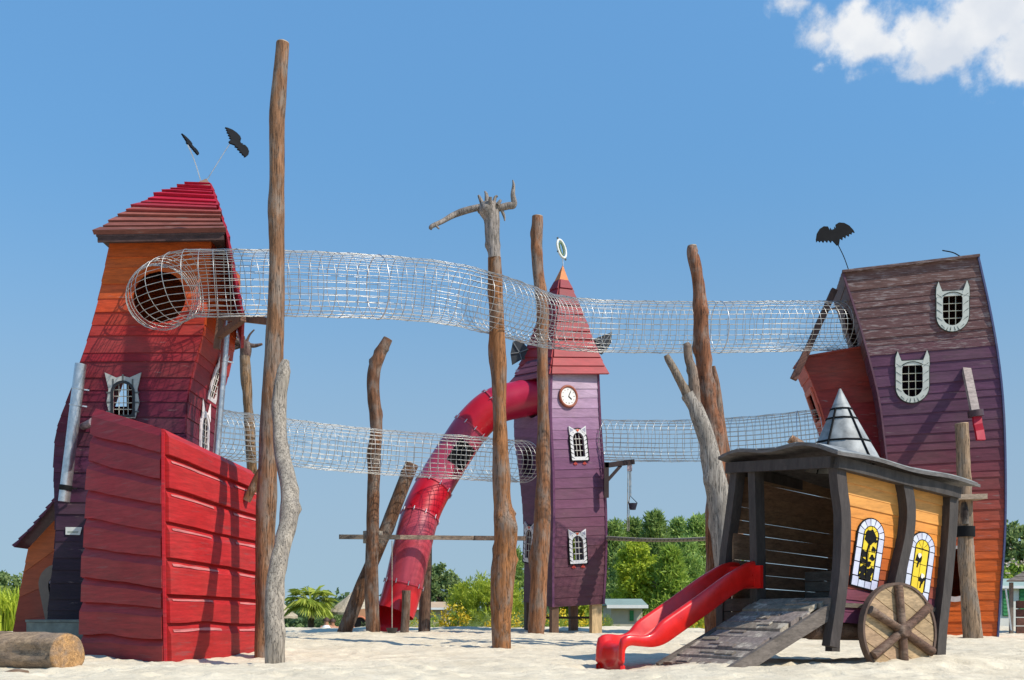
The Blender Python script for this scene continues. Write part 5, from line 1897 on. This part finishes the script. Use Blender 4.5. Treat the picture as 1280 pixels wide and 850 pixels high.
    # axles
    for b in (.22, 1.5):
        mb = MB(); mb.tube([WP(-.2, b, .43), WP(.6, b, .41), WP(1.5, b, .38)], .11, 16, amp=.06, freq=2); mb.build('axle_log', M['log_h'], T, C(136, 108, 92))
    # wheel, turned a little towards the path
    n = Vector((.43, -.9, .06)).normalized()
    ex = Vector((0, 0, 1)).cross(n); ex = -ex if ex.x < 0 else ex; ex.normalize(); ey = n.cross(ex); ey = ey if ey.z > 0 else -ey
    wc = P(1123, 789, 12.72); wr = .525
    fr = (wc, ex, ey, n)
    rim = MB(); rim.ring([on(fr, (wr - .0) * math.cos(a), (wr) * math.sin(a), -.05) for a in [2 * math.pi * i / 40 for i in range(40)]], [on(fr, (wr + .03) * math.cos(a), (wr + .03) * math.sin(a), -.05) for a in [2 * math.pi * i / 40 for i in range(40)]], n * .085)
    wheel = rim.build('wheel', M['beam'], T, C(104, 84, 72))
    cuts = [-1, -.68, -.36, -.05, .28, .62, 1]
    ang = R(-31)
    for a, b in zip(cuts, cuts[1:]):
        a2, b2 = a * wr * .995 + .004, b * wr * .995 - .004
        pts = []
        for i in range(9):
            y = lerp(a2, b2, i / 8); pts.append((math.sqrt(max(0, wr * wr - y * y)) * .995, y))
        pts = pts + [(-x, y) for x, y in pts[::-1]]
        ro = [(x * math.cos(ang) - y * math.sin(ang), x * math.sin(ang) + y * math.cos(ang)) for x, y in pts]
        flat(fr, ro, -.03, .02).build('wheel_board', M['board_grey'], wheel, jitter(C(190, 160, 124), r, .12))
    for k in range(6):
        a = R(92 + 60 * k)
        mb = MB(); mb.tube([on(fr, .03 * math.cos(a), .03 * math.sin(a), .06), on(fr, .24 * math.cos(a), .24 * math.sin(a), .06), on(fr, (wr - .01) * math.cos(a), (wr - .01) * math.sin(a), .05)], [.052, .048, .055], 10, amp=.08, freq=5, seed=k); mb.build('spoke', M['log_h'], wheel, jitter(C(122, 92, 76), r, .12))
    mb = MB(); mb.tube([on(fr, 0, 0, .02), on(fr, 0, 0, .12), on(fr, 0, 0, .13)], [.085, .08, .06], 12, amp=.06, freq=6); mb.build('hub', M['log_h'], wheel, C(112, 86, 72))


wagon()


def ramp_():
    T = thing('plank_ramp', 'weathered plank ramp dusted with sand leading up into the wagon', 'ramp', WP(-1.2, .7, 0))
    r = random.Random(61)
    z1, z0, run = .77, .02, 1.38
    dirv = -WU
    n = 10
    up = Vector((0, 0, 1))
    for i in range(n):
        t0, t1 = i / n, (i + 1) / n - .016
        j0, j1 = r.uniform(-.05, .05), r.uniform(-.05, .05)
        sk = r.uniform(-.012, .012)
        q = []
        for t, b in ((t0, .12 + j0), (t0 + sk, 1.32 + j1), (t1 + sk, 1.32 + j1), (t1, .12 + j0)):
            q.append(WP(-run * t, b, lerp(z1, z0, t) + .03))
        lift = Vector((0, 0, r.uniform(-.02, .025)))
        mb = MB(); mb.box8([p + lift - Vector((0, 0, .06)) for p in q] + [p + lift for p in q])
        mb.build('plank', M['ramp'], T, jitter(C(156, 144, 130), r, .2))
        for k in range(2):
            if r.random() < .7:
                t = r.uniform(t0, t1 - .02); b = r.uniform(.2, 1.0); l = r.uniform(.15, .35); wd = r.uniform(.025, .05)
                q2 = [WP(-run * tt, bb, lerp(z1, z0, tt) + .0345) + lift for tt, bb in ((t, b), (t, b + l), (t + wd, b + l), (t + wd, b))]
                mb = MB(); mb.box8(q2 + [p + up * .014 for p in q2]); mb.build('cleat', M['ramp'], T, jitter(C(150, 136, 122), r, .15))
    for b in (.06, 1.36):
        mb = MB(); mb.sweep([WP(.02, b, z1 - .1), WP(-run - .08, b, z0 - .06)], .16, .06, (0, 0, 1)); mb.build('stringer', M['board_grey'], T, C(118, 108, 100))
    mb = MB(); mb.obox(WP(-run - .02, 1.1, .03), WU * .05 + WV * .02, WV * .22, Vector((0, 0, .02))); mb.build('loose_board', M['ramp'], T, C(112, 86, 74))


ramp_()


def red_slide():
    T = thing('red_slide', 'short glossy red plastic slide coming out of the wagon onto the sand', 'slide', WP(-2.1, 1.6, 0))
    prof = [(-.05, .97), (.05, .98), (.2, .96), (.4, .87), (.8, .63), (1.2, .40), (1.40, .29), (1.56, .25), (1.74, .26), (1.89, .27), (1.97, .22), (1.99, .1), (1.99, -.1)]
    sp = resample([Vector((q, z, 0)) for q, z in spline(prof, 6)], 70)
    sec = [(-.29, -.03), (-.31, .0), (-.31, .19), (-.29, .225), (-.25, .23), (-.225, .2), (-.205, .06), (-.17, .01), (-.08, -.01), (0, -.014), (.08, -.01), (.17, .01), (.205, .06), (.225, .2), (.25, .23), (.29, .225), (.31, .19), (.31, .0), (.29, -.03)]
    vs = []
    m = len(sp); k = len(sec)
    for i, p in enumerate(sp):
        q, z = p.x, p.y
        t = sp[min(m - 1, i + 1)] - sp[max(0, i - 1)]
        t.normalize()
        nx, nz = -t.y, t.x
        if nz < 0:
            nx, nz = -nx, -nz
        side = 1.0
        if q < .3:
            side = lerp(1.25, 1.0, sstep(0, .3, q))
        if q > 1.3:
            side = lerp(1.0, .42, sstep(1.3, 1.75, q)) * lerp(1, .3, sstep(1.93, 1.99, q))
        for (b, h) in sec:
            hh = h * side if h > .05 else h
            vs.append(WP(-q - nx * hh * 1.0, 1.60 + b * .92, z + nz * hh))
    fs = [(i * k + j, i * k + j + 1, i * k + k + j + 1, i * k + k + j) for i in range(m - 1) for j in range(k - 1)]
    mb = MB(); mb.add(vs, fs, True); mb.build('chute', M['slide'], T)
    mb = MB(); mb.obox(WP(-.06, 1.55, 1.06), WU * .02, WV * .34, Vector((0, 0, .14))); mb.build('mounting_plate', M['slide'], T)


red_slide()

# ================================================================== background


def rand_dir(r):
    z = r.uniform(-1, 1); a = r.uniform(0, 2 * math.pi); s = math.sqrt(1 - z * z)
    return Vector((s * math.cos(a), s * math.sin(a), z))


def leaves(mb, c, rad, n, size, r, aspect=.55, droop=0.0, up=0.0):
    for _ in range(n):
        d = rand_dir(r)
        p = c + Vector((d.x * rad[0], d.y * rad[1], d.z * rad[2])) * (r.random() ** .45)
        a = (rand_dir(r) + Vector((0, 0, up))).normalized()
        b = a.cross(rand_dir(r)).normalized()
        l = size * r.uniform(.6, 1.3)
        w = l * aspect
        q = [p, p + a * l * .5 + b * w * .5, p + a * l + Vector((0, 0, -droop * l)), p + a * l * .5 - b * w * .5]
        o = len(mb.v)
        mb.v += q
        mb.f.append((o, o + 1, o + 2, o + 3)); mb.sm.append(False)


def crown_mesh(kind, seed, H=1.0, W=.8, nclump=60, per=50, size=.07, mat='leaf_mid', base=.15):
    """tree about 1 unit high at the origin: (trunk mesh, crown mesh)"""
    r = random.Random(seed)
    mb = MB()
    if kind == 'round':
        for i in range(nclump):
            d = rand_dir(r)
            k = r.uniform(.55, 1.0)
            c = Vector((d.x * W * .5 * k, d.y * W * .5 * k, base + (H - base) * (.5 + .5 * d.z * k)))
            s = r.uniform(.08, .16) * W
            leaves(mb, c, (s, s, s * .75), per, size, r)
    elif kind == 'pine':
        for i in range(nclump):
            t = (i / nclump) ** .8
            z = lerp(base, H, t)
            rr = W * .5 * (1 - t) ** .75 * r.uniform(.35, 1.05) + .02
            a = i * 2.4 + r.uniform(-.4, .4)
            c = Vector((rr * math.cos(a), rr * math.sin(a), z + rr * .15))
            s = .045 + .05 * (1 - t)
            leaves(mb, c, (s, s, s * .8), per, size, r, .22, 0, .7)
    elif kind == 'cloudpine':
        for i in range(nclump):
            d = rand_dir(r)
            k = r.uniform(.5, 1.0)
            c = Vector((d.x * W * .5 * k, d.y * W * .5 * k, lerp(base, H, .5 + .5 * d.z * k)))
            s = r.uniform(.06, .11)
            leaves(mb, c, (s, s, s * .7), per, size, r, .2, 0, 1.0)
    elif kind == 'bush':
        for i in range(nclump):
            d = rand_dir(r)
            k = r.uniform(.3, 1.0)
            c = Vector((d.x * W * .5 * k, d.y * W * .5 * k, max(.04, base + (H - base) * abs(d.z) * k)))
            s = r.uniform(.07, .14) * W
            leaves(mb, c, (s, s, s), per, size, r)
    return mb


PROTO = {}


def tree(name, label, kind, px, top, d, wpx, mat, base_frac=.15, group=None, seed=1, key=None, nclump=90, per=80, size=.045, gz=None, trunk=True, cat='tree', extra=None):
    x = (px - XC) * d / F
    g = G(x, d) if gz is None else gz
    Hm = ZC + (YH - top) * d / F - g
    Wm = wpx * d / F
    T = thing(name, label, cat, (x, d, g), group)
    key = (kind, seed, nclump, per, round(Wm / Hm, 1), base_frac)
    if key not in PROTO:
        PROTO[key] = crown_mesh(kind, seed, 1.0, Wm / Hm, nclump, per, size, base=base_frac)
    src = PROTO[key]
    mb = MB(); mb.v = [p * Hm + Vector((x, d, g)) for p in src.v]; mb.f = src.f; mb.sm = src.sm
    mb.build('crown' if cat == 'tree' else 'foliage', M[mat], T)
    if trunk:
        r = random.Random(seed + 77)
        mb = MB()
        b0 = Vector((x, d, g - .2))
        mb.tube([b0, b0 + Vector((r.uniform(-.05, .05), 0, Hm * .35)), b0 + Vector((r.uniform(-.1, .1), 0, Hm * .8))], [Hm * .035, Hm * .026, Hm * .008], 8)
        for k in range(7):
            z = Hm * r.uniform(.25, .7); a = r.uniform(0, 6.28); l = Wm * r.uniform(.25, .42)
            p = b0 + Vector((0, 0, z))
            mb.tube([p, p + Vector((math.cos(a) * l, math.sin(a) * l, l * .5))], [Hm * .012, Hm * .004], 5)
        mb.build('trunk', M['bark'], T)
    if extra:
        mt, n, sz = extra
        r = random.Random(seed + 5)
        mb = MB()
        for i in range(n):
            dd = rand_dir(r)
            c = Vector((x + dd.x * Wm * .5, d + dd.y * Wm * .4 - .1, g + Hm * (.5 + .45 * dd.z)))
            leaves(mb, c, (.12, .12, .12), 9, sz, r, .9)
        mb.build('blossom', M[mt], T)
    return T


grp = 'trees beyond the sand'
# far woods that read as one mass


def far_wood():
    r = random.Random(99)
    mb = MB()
    for i in range(520):
        x = r.uniform(-105, 105); y = r.uniform(125, 165)
        h = r.uniform(1.5, 4.6) + 1.6 * mnoise.noise(Vector((x * .04, 1, 0)))
        c = Vector((x, y, -1.2 + h * .5))
        leaves(mb, c, (2.2, 2.2, h * .55), 55, .8, r, .7)
    o = mb.build('far_wood', M['leaf_far'], None, kind='stuff')
    o['label'] = 'low far-off wood along the horizon'


far_wood()
tree('leafy_tree', 'dark green tree at the far left edge', 'round', 2, 709, 62, 58, 'leaf_dark', .1, grp, 3)
tree('leafy_tree', 'rounded dark tree just right of the one at the left edge', 'round', 46, 712, 66, 50, 'leaf_dark', .1, grp, 4)
tree('leafy_tree', 'dull green round tree just right of the tube slide', 'round', 550, 706, 60, 56, 'leaf_dark', .12, grp, 5)
tree('leafy_tree', 'low dull green tree beside the round one behind the tube slide', 'round', 577, 726, 64, 40, 'leaf_dark', .1, grp, 14)
tree('pine_tree', 'dark pine half hidden by the root-topped pole', 'pine', 641, 688, 62, 52, 'leaf_pine', .25, grp, 6, nclump=110, per=60, size=.055)
tree('umbrella_pine', 'bright round bushy pine behind the root-topped pole', 'cloudpine', 608, 721, 44, 96, 'leaf_bright', .28, grp, 7, nclump=200, per=60, size=.06)
tree('leafy_tree', 'low olive tree behind the thatched parasol', 'round', 452, 742, 70, 60, 'leaf_dark', .05, grp, 8)
tree('leafy_tree', 'low dark tree at the foot of the slanted log', 'round', 416, 752, 74, 44, 'leaf_dark', .05, grp, 9)
for i, (px, top, d, w, lab) in enumerate([(768, 656, 64, 44, 'short pine right beside the clock tower'), (792, 654, 68, 46, 'pine behind the hanging bucket'), (818, 645, 66, 52, 'tallest pointed pine right of the clock tower'), (848, 654, 70, 46, 'pine with a thin pointed top left of the forked driftwood'),
                                          (872, 650, 67, 50, 'pine directly left of the grey forked trunk'), (903, 652, 69, 50, 'pine hidden behind the wagon and forked trunk'), (783, 684, 58, 56, 'lower pine behind the bright leafy tree'), (858, 676, 60, 60, 'lower dark pine above the yellow flowering bush')]):
    tree('pine_tree', lab, 'pine', px, top, d, w * 1.25, 'leaf_pine', .12, grp, 20 + i, nclump=130, per=70, size=.05)
tree('leafy_tree', 'bright yellow-green leafy tree between clock tower and red slide', 'round', 800, 676, 44, 62, 'leaf_bright', .2, grp, 31, nclump=110, per=110, size=.036)
tree('feathery_conifer', 'feathery mid green conifer above the red slide', 'pine', 838, 690, 43, 74, 'leaf_mid', .03, grp, 32, nclump=150, per=70, size=.07)
tree('leafy_tree', 'leafy tree seen through the lower window of the clock tower', 'round', 722, 664, 47, 52, 'leaf_bright', .15, grp, 51, nclump=90, per=80, size=.045)
sg_ = 'shrubs along the edge of the sand'
tree('flowering_shrub', 'yellow-green flowering shrub beside the red slide top', 'bush', 868, 736, 31, 46, 'leaf_bright', .05, sg_, 33, trunk=False, cat='shrub', extra=('flower', 40, .06), nclump=70, per=60)
tree('leafy_shrub', 'green shrub under the red slide', 'bush', 826, 752, 32, 58, 'leaf_mid', .05, sg_, 34, trunk=False, cat='shrub', nclump=70, per=60)
tree('flowering_shrub', 'yellow flowering shrub beneath the clock tower', 'bush', 708, 762, 30.5, 50, 'leaf_mid', .05, sg_, 35, trunk=False, cat='shrub', extra=('flower', 60, .06), nclump=70, per=60)
tree('leafy_shrub', 'low olive shrub behind the clock tower pale leg', 'bush', 758, 768, 31, 32, 'leaf_mid', .05, sg_, 36, trunk=False, cat='shrub', nclump=70, per=60)
tree('flowering_shrub', 'orange-yellow flowering shrub left of the root-topped pole', 'bush', 568, 756, 31, 34, 'leaf_mid', .05, sg_, 37, trunk=False, cat='shrub', extra=('flower', 70, .07), nclump=60, per=60)
tree('leafy_shrub', 'low olive shrub in front of the bright round pine', 'bush', 604, 768, 30.5, 54, 'leaf_dark', .05, sg_, 38, trunk=False, cat='shrub', nclump=70, per=60)
tree('leafy_shrub', 'shrub between the root-topped pole and the clock tower', 'bush', 648, 764, 31, 34, 'leaf_dark', .05, sg_, 39, trunk=False, cat='shrub', extra=('flower', 14, .06), nclump=60, per=60)
tree('leafy_shrub', 'green shrub at the right foot of the tube slide', 'bush', 538, 764, 31.5, 36, 'leaf_mid', .05, sg_, 40, trunk=False, cat='shrub', nclump=60, per=60, extra=('flower', 16, .06))
tree('leafy_shrub', 'grassy shrub left of the tube slide foot', 'bush', 372, 777, 38, 40, 'leaf_dark', .05, sg_, 43, trunk=False, cat='shrub', nclump=70, per=60)
tree('leafy_shrub', 'shrub in front of the thatched parasol', 'bush', 432, 774, 43.5, 50, 'leaf_mid', .05, sg_, 44, trunk=False, cat='shrub', nclump=70, per=60)
tree('leafy_tree', 'dense green tree at the right edge behind the cottages', 'round', 1278, 652, 52, 70, 'leaf_dark', .15, grp, 45, nclump=110, per=80, extra=('flower_pale', 50, .12))
tree('leafy_tree', 'broad tree partly hidden by the right edge of the crooked tower', 'round', 1244, 664, 56, 50, 'leaf_dark', .1, grp, 46)
tree('flowering_shrub', 'pale flowering hedge shrub over the white cottage', 'bush', 1270, 694, 46, 60, 'leaf_mid', .05, sg_, 47, trunk=False, cat='shrub', extra=('flower_pale', 70, .1), nclump=70, per=60)


def palm(label, px, top, d, wpx, nfr, seed):
    r = random.Random(seed)
    x = (px - XC) * d / F
    g = G(x, d)
    Hm = ZC + (YH - top) * d / F - g
    W = wpx * d / F
    T = thing('palm_tree', label, 'palm', (x, d, g))
    hub = Vector((x, d, g + Hm * .76))
    mb = MB(); mb.tube([Vector((x, d, g - .2)), Vector((x + .03, d, g + Hm * .3)), hub], [.14, .13, .1], 10, amp=.15, freq=5); mb.build('trunk', M['bark'], T)
    for i in range(nfr):
        a = i * 2.4; el = r.uniform(-.2, 1.45)
        L = W * .5 * r.uniform(.85, 1.1)
        mb = MB()
        dirh = Vector((math.cos(a), math.sin(a), 0))
        pts = []
        for k in range(7):
            t = k / 6
            pts.append(hub + dirh * (L * t * math.cos(el) ** .6 if el > 0 else L * t) + Vector((0, 0, L * (math.sin(el) * t - .45 * t * t))))
        mb.tube(pts[:5], [.02, .018, .015, .012, .008], 5)
        # fan of leaflets at the end
        e = pts[3]; sd = dirh.cross(Vector((0, 0, 1)))
        tdir = (pts[5] - pts[3]).normalized()
        for j in range(15):
            b = R(-80 + 160 * j / 14)
            v = (tdir * math.cos(b) + sd * math.sin(b)).normalized()
            l = L * .55 * (1 - .25 * abs(b))
            nrm = v.cross(rand_dir(r)).normalized() * l * .075
            tip = e + v * l + Vector((0, 0, -l * .25))
            o = len(mb.v)
            mb.v += [e, e + v * l * .5 + nrm, tip, e + v * l * .5 - nrm]
            mb.f.append((o, o + 1, o + 2, o + 3)); mb.sm.append(False)
        mb.build('frond', M['leaf_palm'], T)


for i, (px, top, d, w, mt, fl, lab) in enumerate([(690, 768, 33, 60, 'leaf_mid', 18, 'low hedge bush behind the left legs of the clock tower'), (730, 766, 32.5, 56, 'leaf_mid', 40, 'yellow-flecked bush behind the right leg of the clock tower'),
        (510, 770, 33, 50, 'leaf_mid', 10, 'low bush right behind the tube slide posts'), (630, 772, 30, 40, 'leaf_mid', 50, 'yellow flowering bush at the foot of the root-topped pole'), (848, 770, 30, 60, 'leaf_mid', 10, 'low bush behind the middle of the red slide'), (470, 772, 34, 40, 'leaf_dark', 4, 'dark bush behind the crooked pole foot')]):
    tree('leafy_shrub', lab, 'bush', px, top, d, w, mt, .05, sg_, 60 + i, trunk=False, cat='shrub', nclump=70, per=60, extra=('flower', fl, .05))
palm('small fan palm standing left of the thatched parasol', 388, 730, 41, 74, 46, 5)


def grass_clump():
    r = random.Random(8)
    x, d = (6 - XC) * 27 / F, 27.0
    g = G(x, d)
    T = thing('strap_leaf_plant', 'yellow-green strap-leaved plant at the left edge beside the porch', 'plant', (x, d, g))
    mb = MB()
    for i in range(420):
        bx = x + r.uniform(-.55, .45); by = d + r.uniform(-.4, .4)
        a = r.uniform(0, 6.28); l = r.uniform(.7, 1.25); ln = r.uniform(.05, .35)
        b0 = Vector((bx, by, g)); m = b0 + Vector((math.cos(a) * ln * .4, math.sin(a) * ln * .4, l * .6)); t = b0 + Vector((math.cos(a) * ln * 1.6, math.sin(a) * ln * 1.6, l * .9))
        s = Vector((-math.sin(a), math.cos(a), 0)) * .025
        o = len(mb.v)
        mb.v += [b0 - s, b0 + s, m + s, m - s, t]
        mb.f += [(o, o + 1, o + 2, o + 3), (o + 3, o + 2, o + 4)]; mb.sm += [False, False]
    mb.build('strap_leaves', M['leaf_bright'], T, kind='stuff')
    mb = MB(); mb.tube([Vector((x - .05, d - .5, g)), Vector((x + .02, d - .5, g + .55))], .04, 8); mb.build('stake', M['beam'], T, C(150, 130, 100))


grass_clump()


def parasol(label, px, apex, eave, d, wpx, seed):
    x = (px - XC) * d / F
    g = G(x, d)
    za = ZC + (YH - apex) * d / F; ze = ZC + (YH - eave) * d / F; Rr = wpx * .5 * d / F
    T = thing('thatched_parasol', label, 'parasol', (x, d, g), 'thatched parasols beyond the sand')
    r = random.Random(seed)
    mb = MB()
    n = 36
    tip = Vector((x, d, za))
    lv = []
    for t in (0.06, .35, .68, 1.0):
        lv.append([Vector((x + math.cos(2 * math.pi * i / n) * Rr * t * r.uniform(.97, 1.04), d + math.sin(2 * math.pi * i / n) * Rr * t, lerp(za, ze, t ** .92) + r.uniform(-.02, .02))) for i in range(n)])
    vs = [p for l in lv for p in l] + [tip] + [p - Vector((0, 0, .09)) for p in lv[-1]] + [tip - Vector((0, 0, .12))]
    fs = [(k * n + i, k * n + (i + 1) % n, (k + 1) * n + (i + 1) % n, (k + 1) * n + i) for k in range(3) for i in range(n)]
    fs += [(4 * n, i, (i + 1) % n) for i in range(n)]
    o = 4 * n + 1
    fs += [(3 * n + i, 3 * n + (i + 1) % n, o + (i + 1) % n, o + i) for i in range(n)] + [(o + i, o + (i + 1) % n, o + n) for i in range(n)]
    mb.add(vs, fs); mb.build('thatch_roof', M['thatch'], T, C(200, 184, 158))
    mb = MB(); mb.tube([Vector((x, d, g - .1)), Vector((x, d, za - .1))], .06, 8); mb.build('post', M['log'], T, C(110, 84, 66))


parasol('large thatched parasol behind the slanted log', 444, 736, 765, 42, 66, 1)
parasol('small thatched parasol left of the fan palm', 352, 752, 770, 44, 40, 2)
parasol('little thatched parasol left of the bright round pine', 572, 750, 763, 50, 30, 3)


def brick_arch():
    d = 40
    T = thing('round_oven', 'small orange brick round-fronted hut with a dark round opening under the large parasol', 'hut', P(455, 800, d))
    mb = MB()
    c = P(455, 779, d)
    mb.tube([c, c + Vector((0, .8, 0))], [.52, .52], 20); mb.build('wall', M['plaster'], T, C(206, 150, 112))
    mb = MB(); mb.tube([c + Vector((-.15, -.03, -.02)), c + Vector((-.15, .02, -.02))], [.22, .22], 18); o = mb.build('opening', M['black'], T)
    mb = MB(); mb.tube([c + Vector((-.15 + .25 * math.cos(a), -.02, -.02 + .25 * math.sin(a))) for a in [2 * math.pi * i / 20 for i in range(20)]], .035, 6, closed=True); mb.build('opening_trim', M['plaster'], T, C(196, 120, 88))


brick_arch()


def border_log(label, px0, px1, py, d, w, col):
    log('border_log', label, [(px0, py, w, d), ((px0 + px1) / 2, py + 1, w, d), (px1, py, w, d)], col, 'logs edging the sand', 'log', n=10, mat='log_h', seed=px0, amp=.12)


border_log('long pale edging log at the sand crest beneath the palm', 352, 418, 789, 28.5, 7, C(190, 160, 128))
border_log('edging log between the slanted log and the crooked pole', 416, 482, 789, 28.7, 6, C(186, 150, 120))
border_log('grey edging log beneath the red slide', 800, 858, 790, 28.0, 7, C(150, 138, 120))
border_log('edging log half hidden by the wagon ramp', 846, 900, 789, 28.3, 7, C(140, 126, 108))


def cottage(label, px0, px1, ptop, pwall, d, wallc, roofc, shutters, group='cottages beyond the sand'):
    x0, x1 = (px0 - XC) * d / F, (px1 - XC) * d / F
    g = G((x0 + x1) / 2, d)
    zt = ZC + (YH - ptop) * d / F; zw = ZC + (YH - pwall) * d / F
    T = thing('cottage', label, 'cottage', ((x0 + x1) / 2, d, g), group)
    mb = MB(); mb.box(((x0 + x1) / 2, d + 1.5, (g + zw) / 2), x1 - x0, 3.0, zw - g); mb.build('wall', M['plaster'], T, wallc)
    mb = MB()
    a = Vector((x0 - .15, d - .2, zw + .005)); b = Vector((x1 + .15, d - .2, zw + .005))
    mb.prism([a, a + Vector((0, 1.7, zt - zw)), a + Vector((0, 3.4, 0))], b - a); rf = mb.build('roof', M['plaster'], T, roofc)
    mb = MB(); mb.box(((x0 + x1) / 2, d - .21, zw - .03), x1 - x0 + .3, .04, .1); mb.build('gutter', M['plaster'], T, C(235, 235, 232))
    for (sx0, sx1, sy0, sy1) in shutters:
        xa, xb = (sx0 - XC) * d / F, (sx1 - XC) * d / F
        za, zb = ZC + (YH - sy1) * d / F, ZC + (YH - sy0) * d / F
        mb = MB(); mb.box(((xa + xb) / 2, d - .02, (za + zb) / 2), xb - xa, .04, zb - za); sh = mb.build('shutter', M['plaster'], T, C(56, 128, 78))
        n = 7
        for i in range(n):
            z = lerp(za, zb, (i + .5) / n)
            mb = MB(); mb.box(((xa + xb) / 2, d - .045, z), (xb - xa) * .84, .012, (zb - za) / n * .55); mb.build('slat', M['plaster'], sh, C(70, 148, 92))


cottage('white cottage with green shutters at the right edge', 1248, 1330, 722, 733, 42, C(232, 226, 216), C(150, 170, 160), [(1253, 1262, 738, 770), (1274, 1282, 736, 768), (1300, 1310, 736, 768)])
cottage('low white mobile home with pale teal roof right of the clock tower', 764, 803, 748, 757, 34, C(196, 186, 166), C(134, 152, 142), [(787, 792, 763, 776)])
cottage('low tan roofed shed between tube slide and bright pine', 488, 560, 752, 760, 52, C(196, 180, 150), C(186, 160, 130), [])


def kiosk():
    d = 24.5
    T = thing('wooden_kiosk', 'small brown wooden kiosk with slanted roof at the right edge', 'kiosk', P(1285, 795, d))
    g = P(1285, 795, d).z - .06
    for x in (1264, 1322):
        mb = MB(); mb.beam(Vector((P(x, 0, d).x, d, g)), Vector((P(x, 0, d).x, d, P(0, 728, d).z)), .07, .07); mb.build('post', M['beam'], T, C(120, 110, 100))
    mb = MB(); mb.beam(P(1264, 788, d - .05), P(1257, 735, d - .05), .03, .03); mb.build('prop', M['steel'], T)
    for i in range(4):
        z0 = lerp(P(0, 793, d).z, P(0, 750, d).z, i / 4)
        mb = MB(); mb.box(Vector((P(1300, 0, d).x, d + .1, z0 + .09)), .95, .05, .17); mb.build('counter_board', M['board_grey'], T, C(104, 70, 58))
    e0 = [P(1258, 727, d - .3), P(1285, 712, d + .5)]; e1 = [P(1345, 727, d - .3), P(1345, 712, d + .5)]
    plank_wall(T, Wall(e0, e1, (0, -.3, 1)), [0, .33, .66, 1], .03, M['board_grey'], lambda t: C(122, 112, 102), random.Random(3), 'roof_board')
    mb = MB(); mb.box(Vector((P(1300, 0, d).x, d, g + .0)), 1.3, .9, .08); mb.build('base', M['board_grey'], T, C(150, 130, 110))


kiosk()


def person(label, px, py, d, shirt, lower, skin, lean):
    """small seated figure, far beyond the sand; grown with a skin modifier as one body"""
    hip = P(px, py, d)
    T = thing('person', label, 'person', hip, 'people far beyond the sand')
    J = {'hip': (0, 0, 0, .13), 'waist': (0, 0, .2, .12), 'chest': (lean, 0, .42, .15), 'neck': (lean, -.01, .55, .06), 'head': (lean, -.02, .66, .1), 'top': (lean, -.02, .76, .085),
         'ls': (lean - .17, 0, .47, .06), 'le': (lean - .24, -.1, .24, .045), 'lh': (lean - .18, -.28, .12, .04), 'rs': (lean + .17, 0, .47, .06), 're': (lean + .24, -.1, .24, .045), 'rh': (lean + .18, -.28, .12, .04),
         'lk': (-.13, -.42, .12, .075), 'lf': (-.13, -.6, -.25, .05), 'lt': (-.13, -.75, -.28, .04), 'rk': (.13, -.42, .12, .075), 'rf': (.13, -.6, -.25, .05), 'rt': (.13, -.75, -.28, .04)}
    E = [('hip', 'waist'), ('waist', 'chest'), ('chest', 'neck'), ('neck', 'head'), ('head', 'top'), ('chest', 'ls'), ('ls', 'le'), ('le', 'lh'), ('chest', 'rs'), ('rs', 're'), ('re', 'rh'), ('hip', 'lk'), ('lk', 'lf'), ('lf', 'lt'), ('hip', 'rk'), ('rk', 'rf'), ('rf', 'rt')]
    ks = list(J)
    me = bpy.data.meshes.new('body')
    me.from_pydata([J[k][:3] for k in ks], [(ks.index(a), ks.index(b)) for a, b in E], [])
    o = bpy.data.objects.new('body', me); COL.objects.link(o); o.parent = T; WLOC[o] = hip
    md = o.modifiers.new('skin', 'SKIN')
    for i, k in enumerate(ks):
        me.skin_vertices[0].data[i].radius = (J[k][3], J[k][3])
    me.skin_vertices[0].data[0].use_root = True
    sb = o.modifiers.new('sub', 'SUBSURF'); sb.levels = 1; sb.render_levels = 1
    me.materials.append(M['skin']); o.color = skin
    mb = MB(); c = hip
    mb.tube([c + Vector((lean * .2, 0, .05)), c + Vector((lean * .6, 0, .25)), c + Vector((lean, 0, .44)), c + Vector((lean, 0, .53))], [.165, .155, .19, .09], 14); mb.build('shirt', M['skin'], T, shirt)
    mb = MB(); mb.tube([c + Vector((-.13, -.3, .1)), c + Vector((-.08, 0, -.02)), c + Vector((.08, 0, -.02)), c + Vector((.13, -.3, .1))], [.1, .15, .15, .1], 12); mb.build('shorts', M['skin'], T, lower)
    mb = MB(); mb.tube([c + Vector((lean, .0, .66)), c + Vector((lean, .01, .74)), c + Vector((lean, 0, .8))], [.115, .12, .05], 12); mb.build('hair', M['skin'], T, C(70, 50, 40))


person('seated person in white top and blue shorts under the fan palm', 407, 800, 40, C(240, 240, 238), C(50, 100, 190), C(190, 140, 110), .03)
person('seated person with bare tanned back beside the one in white', 417, 801, 40.3, C(176, 130, 104), C(90, 70, 60), C(180, 130, 100), -.04)
